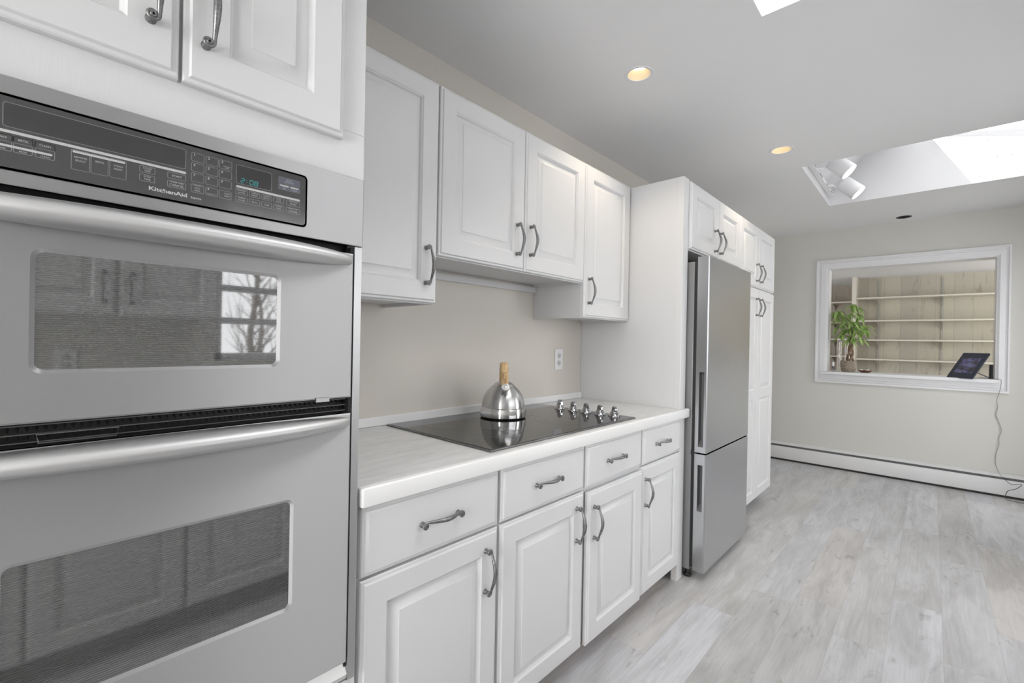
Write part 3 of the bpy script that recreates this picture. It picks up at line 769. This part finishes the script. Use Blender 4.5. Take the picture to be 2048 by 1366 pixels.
for (t1, t2_), yc in zip((('POPCORN', '& MORE'), ('CUSTOM', 'REHEAT'), ('CUSTOM', 'DEFROST'), ('AUTO', 'COOK')), (.2738, .2956, .3170, .3386)):
    tx(t1, yc, 1.5302, .0034, sx=.9); tx(t2_, yc, 1.5262, .0034, sx=.9)
tx('MICRO', .2738, 1.5162, .0034); tx('POWER', .2738, 1.5120, .0034); tx('BROIL', .2956, 1.5135, .0036); tx('CRISP', .3170, 1.5135, .0036)
tx('CONVECT', .3386, 1.5162, .0033, sx=.85); tx('BAKE', .3386, 1.5120, .0034)
tx('UPPER OVEN', .3662, 1.5312, .0030); tx('START', .3662, 1.5265, .0046); tx('MICRO OVEN', .3662, 1.5168, .0030); tx('CANCEL', .3662, 1.5118, .0048)
tx('CLOCK', .3582, 1.5712, .0036); tx('SET/START', .3582, 1.5670, .0036); tx('OFF', .3488, 1.5540, .0034); tx('CLEAR', .3682, 1.5540, .0034)
for (t1, t2_), yc in zip((('REMOTE', 'READY'), ('BROIL', ''), ('STEAM', 'ASSIST')), (.0563, .0778, .0993)):
    tx(t1, yc, 1.5238, .0038); tx(t2_, yc, 1.5190, .0038)
for t1, yc in (('BAKE', -.0225), ('BROIL', -.0025), ('CLEAN', .019)): tx(t1, yc, 1.5292, .0038); tx(t1, yc, 1.5138, .0030)
part('lettering', bm, M_print, cg, 'light grey printed words and numbers', smooth=False)
bm = bmesh.new()
def seg(ch, y, z, w, h_, t):
    m_ = {'2': 'abged', '0': 'abcdef', '8': 'abcdefg'}[ch]; sh = .12
    segs = {'a': (0, h_, w, h_), 'b': (w, h_/2, w, h_), 'c': (w, 0, w, h_/2), 'd': (0, 0, w, 0), 'e': (0, 0, 0, h_/2), 'f': (0, h_/2, 0, h_), 'g': (0, h_/2, w, h_/2)}
    for s in m_:
        p0, q0, p1, q1 = segs[s]; hor = q0 == q1
        e = t*.5
        if hor: pts = [(p0+e, q0-e), (p1-e, q0-e), (p1-e, q0+e), (p0+e, q0+e)]
        else: pts = [(p0-e, q0+e), (p0+e, q0+e), (p0+e, q1-e), (p0-e, q1-e)]
        quad(bm, *[(X3, y+a+b*sh, z+b) for a, b in pts])
for ch, yy in (('2', .2718), ('0', .2865), ('8', .2945)): seg(ch, yy, 1.5452, .0056, .0082, .0012)
for zz in (1.5475, 1.5512): quad(bm, *[(X3, .2815+a, zz+b) for a, b in ((0, 0), (.0011, 0), (.0011, .0011), (0, .0011))])
part('clock_digits', bm, M_teal, cg, 'teal clock digits 2:08', smooth=False)

def framed_door(y0, z0, y1, z1, wy0, wz0, wy1, wz1, xb, xf, r=.010):
    """door slab with a rounded window cut-out"""
    bm = bmesh.new(); n = 6
    inner = rrect(wy0, wz0, wy1, wz1, r, n)        # starts at +y side of top right corner, ccw
    outc = [(y1, z1), (y0, z1), (y0, z0), (y1, z0)]
    iv = [bm.verts.new((xf, *p)) for p in rrect(wy0-.006, wz0-.006, wy1+.006, wz1+.006, r+.005, n)]; ib = [bm.verts.new((xf-.0048, *p)) for p in inner]
    c = .003
    def oc(p, x, e=0):
        y, z = p; return bm.verts.new((x, y-(e if y == y1 else -e), z-(e if z == z1 else -e)))
    ovv = [oc(p, xf, c) for p in outc]; om = [oc(p, xf-c) for p in outc]; ob_ = [oc(p, xb) for p in outc]
    k1 = n+1
    for q in range(4):
        seq = iv[q*k1:(q+1)*k1]
        for a, b in zip(seq, seq[1:]): bm.faces.new((ovv[q], a, b))
        bm.faces.new((ovv[q], seq[-1], iv[((q+1)*k1) % len(iv)], ovv[(q+1) % 4]))
    m_ = len(iv)
    for i in range(m_): bm.faces.new((iv[i], iv[(i+1) % m_], ib[(i+1) % m_], ib[i]))
    for q in range(4):
        w2 = (q+1) % 4
        bm.faces.new((ovv[q], ovv[w2], om[w2], om[q])); bm.faces.new((om[q], om[w2], ob_[w2], ob_[q]))
    bm.faces.new(ob_)
    return bm
XD = .0125
def bar_handle(zc, h_, y0, y1):
    bm = bmesh.new(); n = 40; rings = []
    yc = (y0+y1)/2; hl = (y1-y0)/2
    for i in range(n+1):
        t = -1+2*i/n
        y = yc+hl*math.sin(t*PI/2); tt = (y-yc)/hl
        p = max(1-abs(tt)**2.2, 0)
        out = .004+.046*p**.62; hh = h_*(.28+.72*p**.40)
        zz = zc+.0
        rr = []
        for k_ in range(14):
            a = -PI/2+PI*k_/13*1.0
            rr.append(bm.verts.new((XD+.0005+(.012*p)+out*.80*max(math.cos(a), 0)**.9, y, zz+hh/2*math.sin(a))))
        rings.append(rr)
    for a, b in zip(rings, rings[1:]):
        for k_ in range(14): bm.faces.new((a[k_], a[(k_+1) % 14], b[(k_+1) % 14], b[k_]))
    bm.faces.new(rings[0]); bm.faces.new(rings[-1][::-1])
    return bm
OD0, OD1 = -.1435, .4995
ud = part('upper_door', framed_door(OD0, 1.1285, OD1, 1.4475, .0120, 1.2060, .3405, 1.3765, .0, XD), M_steel, ov, smooth=True, ang=20)
bm = bmesh.new(); plate(bm, .009, 1.203, .3435, 1.3795, .012, XD-.008, XD-.0045); part('window', bm, M_ovenglass, ud, 'grey screened glass window')
part('handle', bar_handle(1.432, .043, -.138, .494), M_handle, ud)
bm = bmesh.new(); prism(bm, [(.418, 1.124), (.446, 1.124), (.446, 1.1330), (.418, 1.1330)], 0, XD-.001, XD+.006); part('clip', bm, M_trimsteel, ud)
ld = part('lower_door', framed_door(OD0, .5370, OD1, 1.0930, -.0165, .7120, .3725, .9260, .0, XD), M_steel, ov, smooth=True, ang=20)
bm = bmesh.new(); plate(bm, -.0195, .709, .3755, .929, .012, XD-.008, XD-.0045); part('window', bm, M_ovenglass2, ld, 'grey screened glass window')
part('handle', bar_handle(1.0745, .041, -.138, .494), M_handle, ld)
# vent grille between the doors
bm = bmesh.new(); box(bm, -.028, OD0, 1.094, -.024, OD1, 1.128)
for r0 in (1.101, 1.1135):
    for i in range(64):
        y = -.135+i*.0099; z = r0
        bm_f = [(-.0235, y, z+.004), (-.010, y+.0022, z-.0005), (-.0235, y+.0048, z+.004), (-.0235, y+.0024, z+.0085)]
        vs = [bm.verts.new(p) for p in bm_f]
        bm.faces.new((vs[0], vs[1], vs[3])); bm.faces.new((vs[1], vs[2], vs[3])); bm.faces.new((vs[0], vs[2], vs[1]))
vg = part('vent_grille', bm, M_vent, ov, 'black finned vent grille', smooth=False)
bm = bmesh.new()
for z in (1.1105, 1.0985, 1.1235): tube(bm, [(-.008, -.14, z), (-.008, .495, z)], .0010, 6)
tube(bm, [(-.004, .018, 1.0965), (-.004, .105, 1.0965), (-.004, .108, 1.1095), (-.004, .015, 1.1095), (-.004, .018, 1.0965)], .0012, 6)
part('wire_trim', bm, M_ventlt, vg)
bm = bmesh.new(); prism(bm, [(-.02, .500), (.004, .4955), (.0075, .506), (-.006, .533), (-.02, .533)], 1, -.14, .5030); part('bottom_ledge', bm, M_ledge, ov, 'worn bright metal ledge')
bm = bmesh.new(); box(bm, .0076, -.135, .4985, .0082, .43, .5015); part('ledge_slot', bm, M_black, ov, smooth=False)

# ------------------------------------------------------------------ opposite side of the galley (behind the camera's right, seen in reflections)
XO = 1.60
def opp_door(a, z0, b, z1, xf):
    bm = door_bm(a, z0, b, z1, 0)
    for v_ in bm.verts: v_.co.x = xf-v_.co.x
    return bm
def opull(parent, x, y, z):
    o = pull(parent, x, y, z); o.rotation_euler = (0, 0, PI); return o
Gq = 'white upper cabinets on the opposite wall'
for a, b, hy, lab in ((-.36, .65, None, 'white double-door upper cabinet facing the wall oven'), (-1.38, -.365, None, 'white double-door upper cabinet further behind the camera')):
    c = thing('upper_cabinet', lab, 'cabinet', (XR-.17, (a+b)/2, 1.34), Gq)
    part('body', bx(XO+.0205, a, 1.335, XR-.001, b, 2.15), M_cabside, c, smooth=False)
    mid = .272 if a > -.4 else (a+b)/2
    for d0, d1, hy in ((a+.004, mid-.006, mid-.045), (mid+.006, b-.004, mid+.045)):
        p = part('door', opp_door(d0, 1.337, d1, 2.145, XO), M_cab, c); opull(p, XO, hy, 1.455)
Gq = 'white base cabinets on the opposite side'
for i, (a, b) in enumerate(((-1.38, -.45), (-.449, .48), (.481, 1.41), (1.411, 2.3))):
    lab = ('white base cabinet opposite, the one furthest behind the camera', 'white base cabinet directly opposite the wall oven', 'white base cabinet below the side window', 'white base cabinet at the end of the opposite counter')[i]
    c = thing('base_cabinet', lab, 'cabinet', (XR-.3, (a+b)/2, 0), Gq)
    part('body', bx(1.3705, a, .1, XR-.001, b, .8675), M_cabside, c, smooth=False)
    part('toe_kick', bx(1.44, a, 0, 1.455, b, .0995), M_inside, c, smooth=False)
    mid = (a+b)/2
    for d0, d1, hy in ((a+.005, mid-.003, mid-.045), (mid+.003, b-.005, mid+.045)):
        p = part('door', opp_door(d0, .105, d1, .69, 1.35), M_cab, c); opull(p, 1.35, hy, .58)
        bm = drawer_bm(d0, .70, d1, .863)
        for v_ in bm.verts: v_.co.x = 1.35-v_.co.x
        p = part('drawer', bm, M_cab, c)
o = finish(bx(1.325, -1.38, .868, XR-.001, 2.3, .914, bev=.005), 'countertop', M_counter); tag(o, 'pale countertop on the opposite side below the side window', 'countertop')
outlet('white duplex outlet on the wall opposite the oven', XR, .135, 1.13, -1)

# ------------------------------------------------------------------ ceiling lights
for i, (x, y, r) in enumerate(cans):
    lab = ('lit round recessed ceiling light nearest the oven above the cooktop', 'lit round recessed ceiling light between the two skylights', 'unlit dark recessed ceiling light near the far wall')[i]
    t = thing('recessed_light', lab, 'ceiling light', (x, y, ZC), 'recessed ceiling lights')
    bm = bmesh.new(); lathe(bm, [(r-.001, .002), (r-.001, -.0015), (r+.004, -.003), (r+.011, -.0025), (r+.013, -.0002)], (x, y, ZC), 48, cap=False); part('trim_ring', bm, M_trim if i < 2 else M_black, t)
    prof = []; zz = 0.001; rr = r-.001
    nst = 12
    for k_ in range(nst):
        z0 = k_*.0034; rr = r-.001-.0007*k_
        prof += [(rr, z0), (rr-.0014, z0+.0021), (rr-.0002, z0+.0025)]
    prof.append((r-.010, .042))
    bm = bmesh.new(); lathe(bm, prof, (x, y, ZC), 48, cap=False); part('baffle', bm, M_baffle if i < 2 else M_black, t, 'cream ribbed baffle' if i < 2 else None, ang=20)
    bm = bmesh.new(); lathe(bm, [(r-.010, .042), (r-.012, .043), (.0005, .044)], (x, y, ZC), 40, cap=False); part('bulb', bm, M_bulb if i < 2 else M_black, t)
    if i < 2:
        l = bpy.data.lights.new('can_lamp', 'SPOT'); l.energy = 6; l.color = (1, .86, .66); l.spot_size = 1.9; l.spot_blend = .6; l.shadow_soft_size = .03
        lo = bpy.data.objects.new('can_lamp', l); C.objects.link(lo); lo.location = (x, y, ZC-.004)

# track light ------------------------------------------------------------------------
tl = thing('track_light', 'white track with two cylinder spotlights inside the far skylight well', 'track light', (.30, 4.25, 2.58))
part('track', bx(.2868, 3.72, 2.560, .322, 4.74, 2.585, bev=.002), M_plastic, tl)
for a, b in ((3.86, 3.93), (4.07, 4.19), (4.36, 4.50), (4.60, 4.67)): part('track_slot', bx(.3222, a, 2.567, .3228, b, 2.574), M_slot, tl, 'dark contact slot', smooth=False)
for cpos, base in (((.500, 4.10, 2.545), (.330, 3.985, 2.570)), ((.512, 4.56, 2.505), (.330, 4.44, 2.570))):
    f = Vector(cpos); ax = Vector((.70, .0, -.71)).normalized(); R = rot_to(ax)
    bm = bmesh.new(); lathe(bm, [(.030, -.155), (.046, -.152), (.055, -.145), (.058, -.130), (.0595, 0), (.0575, 0), (.0565, -.008)], f, 40, R); hd = part('lamp_head', bm, M_plastic, tl)
    bm = bmesh.new(); lathe(bm, [(.0562, -.0095), (.0562, -.0080), (.0001, -.0060)], f, 40, R, cap=False); part('lens', bm, M_lens, hd, 'bright white lamp face')
    bm = bmesh.new(); b0 = Vector(base); back = f-ax*.135
    tube(bm, [b0-Vector((.008, 0, 0)), b0+Vector((.02, .005, 0)), back+Vector((-.05, -.01, -.03)), back+Vector((-.02, 0, -.015))], .009, 10); part('swivel_arm', bm, M_plastic, tl)

# ------------------------------------------------------------------ garden outside the side window (mirrored in the oven glass)
struct(bx(XR+.4, -3, -.5, 16, 12, -.3), 'ground', mat('snowy_ground', (.75, .76, .78), .8))
M_bark = mat('grey_brown_bark', (.16, .14, .12), .9)
tr = random.Random(5)
for i, (x, y, lab) in enumerate(((7.0, 2.5, 'bare winter tree nearest the side window'), (9.0, 4.3, 'bare winter tree behind to the right outside the side window'), (11.0, 3.9, 'farthest bare winter tree outside the side window'))):
    t = thing('bare_tree', lab, 'tree', (x, y, -.3), 'bare trees outside')
    bm = bmesh.new(); pts = [(x+.05*math.sin(k_*1.3+i), y+.06*math.sin(k_*1.7+i), -.3+k_*.55) for k_ in range(9)]
    tube(bm, pts, [.06-.0055*k_ for k_ in range(9)], 8); part('trunk', bm, M_bark, t)
    bm = bmesh.new()
    for b_ in range(34):
        h0 = .6+tr.random()*3.2; a = tr.random()*2*PI; ln = .5+tr.random()*.9
        p = Vector((x+.05*math.sin(h0*2.4+i), y, -.3+h0)); dr = Vector((math.cos(a), math.sin(a), .7+tr.random()*.6)).normalized(); q = [p]
        for k_ in range(5):
            dr = (dr+Vector((tr.uniform(-.3, .3), tr.uniform(-.3, .3), tr.uniform(-.1, .25)))).normalized(); q.append(q[-1]+dr*ln/5)
        tube(bm, q, [.014, .011, .009, .007, .005, .003], 5)
        for m_ in range(3):
            e = (dr+Vector((tr.uniform(-.9, .9), tr.uniform(-.9, .9), tr.uniform(-.2, .5)))).normalized(); o_ = q[2+m_]
            tube(bm, [o_, o_+e*.18, o_+e*.36+Vector((0, 0, .03))], [.008, .005, .002], 4)
    part('branches', bm, M_bark, t)

# ------------------------------------------------------------------ next room beyond the pass-through
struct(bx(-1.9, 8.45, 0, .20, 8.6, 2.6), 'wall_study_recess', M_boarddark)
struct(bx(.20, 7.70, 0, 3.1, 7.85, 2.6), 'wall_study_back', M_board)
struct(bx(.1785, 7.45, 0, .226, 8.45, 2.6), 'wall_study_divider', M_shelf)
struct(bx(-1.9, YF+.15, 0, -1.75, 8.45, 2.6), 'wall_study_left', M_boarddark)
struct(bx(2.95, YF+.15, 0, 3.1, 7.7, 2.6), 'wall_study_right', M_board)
struct(bx(-1.9, YF+.15, 2.187, 3.1, 8.6, 2.3), 'ceiling_study', M_ceil)
zs = [1.913, 1.617, 1.369, 1.119]
nm = ['top', 'second', 'third', 'lowest']
for i, z in enumerate(zs):
    o = finish(bx(.2275, 7.45, z-.019, 2.9, 7.695, z, bev=.002), 'wall_shelf', M_shelf)
    tag(o, f'{nm[i]} cream shelf on the light boards seen through the pass-through', 'shelf', 'shelves in the next room')
    o = finish(bx(-1.7, 8.15, z-.004, .177, 8.445, z+.016, bev=.002), 'wall_shelf', M_shelf)
    tag(o, f'{nm[i]} cream shelf of the dark alcove behind the plant', 'shelf', 'shelves in the next room')
for j, (x, y, za, zb3, lab) in enumerate(((.443, 7.70, .9, 2.15, 'left grey shelf standard with brackets on the light boards'), (1.053, 7.70, .9, 2.15, 'right grey shelf standard with brackets on the light boards'), (-.129, 8.45, .9, 2.1, 'grey shelf standard in the dark alcove behind the plant'))):
    s = thing('shelf_standard', lab, 'shelf bracket', (x, y-.01, za), 'shelf standards in the next room')
    part('rail', bx(x-.010, y-.012, za, x+.010, y-.0005, zb3), M_standard, s, smooth=False)
    for z in zs:
        bm = bmesh.new(); top = z-.020 if j < 2 else z-.005
        prism(bm, [(y-.013, top), (y-.22, top), (y-.22, top-.012), (y-.06, top-.05), (y-.013, top-.10)], 0, x-.004, x+.004); part('bracket', bm, M_standard, s, smooth=False)

# ------------------------------------------------------------------ things on the sill
# potted tree
px_, py_ = .330, 5.835
pl = thing('potted_plant', 'small leafy money tree in a mottled pot on the left of the sill', 'plant', (px_, py_, SZ))
bm = bmesh.new(); lathe(bm, [(.050, .001), (.060, .012), (.067, .045), (.069, .075), (.067, .100), (.069, .112), (.064, .113), (.062, .100)], (px_, py_, SZ), 36); part('pot', bm, M_pot, pl)
bm = bmesh.new(); lathe(bm, [(.062, .100), (.04, .104), (.001, .106)], (px_, py_, SZ), 24, cap=False); part('soil', bm, M_soil, pl)
bm = bmesh.new()
for ph in (0, 2.09, 4.19):
    pts = []; rr = []
    for i in range(26):
        t = i/25; R = .019*(1-t*.65)+.010*(1-t)**3; a = ph+t*7.5
        pts.append((px_+.012+R*math.cos(a)+.01*t, py_+R*math.sin(a), SZ+.10+t*.34)); rr.append(.0125-.007*t)
    tube(bm, pts, rr, 8)
part('trunk', bm, M_trunk, pl)
fol = bmesh.new(); stems = bmesh.new()
def leaflet(bm, base, dr, ln, wd, droop):
    dr = dr.normalized(); side = dr.cross(Vector((0, 0, 1)))
    side = side.normalized() if side.length > .05 else Vector((1, 0, 0))
    nrm = side.cross(dr); prev = None; n = 7
    for i in range(n+1):
        t = i/n; w2 = wd*math.sin(PI*min(t*.92+.05, 1))**.8*(1-.25*t)
        c = base+dr*ln*t+Vector((0, 0, -1))*droop*ln*t*t
        row = [bm.verts.new(c-side*w2+nrm*w2*.25), bm.verts.new(c), bm.verts.new(c+side*w2+nrm*w2*.25)]
        if prev:
            bm.faces.new((prev[0], prev[1], row[1], row[0])); bm.faces.new((prev[1], prev[2], row[2], row[1]))
        prev = row
rnd = random.Random(11)
spots = [(.36, .0, .70, .0), (.39, .02, .665, .3), (.325, .0, .60, 2.6), (.27, .02, .575, 3), (.42, -.01, .58, .1), (.365, -.04, .61, 4), (.30, -.03, .50, 3.3), (.24, .0, .47, 3.1), (.40, .05, .50, 1),
         (.35, -.06, .52, 4.5), (.45, .0, .43, 0), (.31, .05, .42, 2.2), (.40, -.04, .40, 5.2), (.28, -.05, .38, 4), (.35, .04, .36, 1.2), (.42, .03, .34, .6), (.34, -.05, .33, 4.4), (.385, -.05, .46, 5.5), (.30, .0, .44, 3), (.22, .04, .62, 2.8), (.33, -.02, .44, 3.9), (.41, -.02, .49, 5.8), (.235, -.05, .63, 2.4), (.225, .02, .54, 3.4), (.47, .0, .48, .4)]
for (sx_, dy, hz, a) in spots:
    tip = Vector((sx_+.0, py_+dy, SZ+hz)); root = Vector((px_+.02, py_, SZ+min(hz-.06, .42)))
    tube(stems, [root, root.lerp(tip, .5)+Vector((0, 0, .03)), tip], [.0025, .002, .0015], 5)
    for j in range(6):
        b = a+j*2*PI/6+rnd.uniform(-.3, .3); el = rnd.uniform(-.45, .15)
        leaflet(fol, tip, Vector((math.cos(b)*math.cos(el), math.sin(b)*math.cos(el), math.sin(el))), rnd.uniform(.07, .115), rnd.uniform(.012, .018), rnd.uniform(.35, .9))
for v_ in fol.verts: v_.co.x = max(v_.co.x, .172)
f_o = part('foliage', fol, M_leaf, pl, ang=60)
part('stems', stems, M_leaf, pl)
# glass vases and candle holder
def vase(x, y, r, h_, lab):
    bm = bmesh.new(); lathe(bm, [(r, 0), (r, h_), (r-.003, h_), (r-.003, .012), (.0005, .012)], (x, y, SZ+.0005), 32); o = finish(bm, 'glass_vase', M_glass, loc=(x, y, SZ)); tag(o, lab, 'vase', 'tall glass cylinder vases'); return o
vase(.236, 5.955, .021, .35, 'tall clear cylinder vase at the left end of the sill')
vase(.300, 5.985, .024, .35, 'tall clear cylinder vase directly behind the plant pot')
ch = thing('candle_holder', 'small glass candle holder in front of the left vase', 'candle holder', (.205, 5.80, SZ))
bm = bmesh.new(); lathe(bm, [(.017, .0005), (.019, .004), (.006, .010), (.006, .022), (.013, .034), (.013, .052), (.0005, .053)], (.205, 5.80, SZ), 24); part('holder', bm, M_glass, ch)
bm = bmesh.new(); lathe(bm, [(.010, .036), (.010, .075), (.0085, .076), (.0085, .080), (.0005, .082)], (.205, 5.80, SZ+.018), 20); part('candle', bm, M_stone, ch)
bm = bmesh.new(); lathe(bm, [(.014, .010), (.015, .050), (.0145, .051)], (.205, 5.80, SZ+.003), 20, cap=False); part('dark_glass_cup', bm, mat('smoky_glass', (.12, .12, .13), .1), ch)
# dish
dx_, dy_ = .466, 5.85
ds = thing('wooden_dish', 'low dark brown dish beside the plant pot', 'dish', (dx_, dy_, SZ))
bm = bmesh.new(); lathe(bm, [(.025, .0005), (.040, .008), (.050, .022), (.047, .023), (.037, .012), (.0005, .009)], (0, 0, 0), 32, Matrix.Diagonal((1.15, .8, 1))); bmesh.ops.translate(bm, verts=bm.verts, vec=(dx_, dy_, SZ)); part('bowl', bm, M_dish, ds)
for i, (ox, oy, lab) in enumerate(((-.032, -.008, 'white shell at the left end of the brown dish'), (.022, -.008, 'white shell at the right end of the brown dish'))):
    bm = bmesh.new(); bmesh.ops.create_icosphere(bm, subdivisions=2, radius=.014)
    for v_ in bm.verts: v_.co = Vector((v_.co.x*1.2, v_.co.y*.8, v_.co.z*.75))*(1+.08*math.sin(v_.co.x*300))
    bmesh.ops.translate(bm, verts=bm.verts, vec=(dx_+ox, dy_+oy, SZ+.0245)); o = finish(bm, 'shell', M_stone, loc=(dx_+ox, dy_+oy, SZ+.0245)); tag(o, lab, 'shell', 'white shells in the dish')
# digital photo frame
BL = Vector((1.066, 5.765, SZ+.003)); e1 = Vector((.158, -.130, 0)); e2 = Vector((.113, .137, .222))
nn = e1.cross(e2).normalized()
if nn.y > 0: nn = -nn
pf = thing('photo_frame', 'dark digital photo frame leaning back at the right end of the sill', 'photo frame', tuple(BL))
def slab(bm, u0, v0, u1, v1, d0, d1):
    vs = [bm.verts.new(BL+e1*u+e2*v+nn*d) for d in (d0, d1) for u, v in ((u0, v0), (u1, v0), (u1, v1), (u0, v1))]
    for q in ((0, 1, 2, 3), (4, 5, 6, 7), (0, 1, 5, 4), (1, 2, 6, 5), (2, 3, 7, 6), (3, 0, 4, 7)): bm.faces.new([vs[i] for i in q])
bm = bmesh.new(); slab(bm, 0, 0, 1, 1, -.012, 0); part('frame', bm, M_navy, pf, smooth=False)
bm = bmesh.new(); slab(bm, .16, .20, .84, .80, -.001, .0006); part('screen', bm, M_photo, pf, 'picture of two people in purple and blue', smooth=False)
bm = bmesh.new(); tube(bm, [BL+e1*.85+e2*.30-nn*.012, Vector((1.345, 5.80, SZ+.006))], .004, 8); part('stand', bm, M_navy, pf)
sp = finish(bx(1.350, 5.95, SZ+.0005, 1.380, 6.03, SZ+.12, bev=.008), 'speaker', M_black); tag(sp, 'small black object tucked behind the right jamb of the pass-through', 'speaker')
# cords
def cord(pts, r, name, m, lab, parent=None):
    cu = []; P = [Vector(p) for p in pts]
    for i in range(len(P)-1):
        p0, p1, p2, p3 = P[max(i-1, 0)], P[i], P[i+1], P[min(i+2, len(P)-1)]
        for k_ in range(6):
            t = k_/6; cu.append(.5*((2*p1)+(p2-p0)*t+(2*p0-5*p1+4*p2-p3)*t*t+(3*p1-p0-3*p2+p3)*t**3))
    cu.append(P[-1]); bm = bmesh.new(); tube(bm, cu, r, 6); 
    if parent: return part(name, bm, m, parent, lab)
    o = finish(bm, name, m, loc=pts[0]); tag(o, lab, 'cable'); return o
yw = YF-.006
cord([(1.28, 5.80, SZ+.008), (1.33, 5.82, SZ+.004), (1.372, 5.76, SZ+.004), (1.399, 5.700, SZ+.002), (1.403, 5.700, SZ-.03), (1.398, yw-.03, .90), (1.384, yw-.02, .826), (1.392, yw, .76), (1.383, yw, .695), (1.405, yw, .62), (1.417, yw, .561), (1.403, yw, .50), (1.404, yw, .437), (1.388, yw, .36), (1.386, yw, .27), (1.405, yw-.065, .20), (1.425, yw-.085, .175)], .0022, 'power_cord', M_cord, 'thin grey cord', pf)
yl = YF-.088
cord([(1.425, yl, .176), (1.47, yl-.01, .130), (1.53, yl-.01, .14), (1.50, yl-.02, .10), (1.45, yl-.03, .07), (1.44, yl-.05, .01), (1.49, yl-.08, .004), (1.58, yl-.07, .004), (1.70, yl-.05, .004)], .0022, 'loose_cable', M_cordblk, 'dark tangled cable lying against the baseboard heater')
# smoke-free small specks on the gable glass
bm = bmesh.new()
for x, z in ((1.29, 2.66), (1.24, 2.80), (1.36, 2.66), (1.20, 2.54)): lathe(bm, [(.003, 0), (.003, .001)], (x, 4.776, z), 8, Matrix(((1, 0, 0), (0, 0, 1), (0, 1, 0))))
part('specks', bm, M_dirt, win3, smooth=False)

for o in bpy.data.objects:
    if '_w' in o: del o['_w']
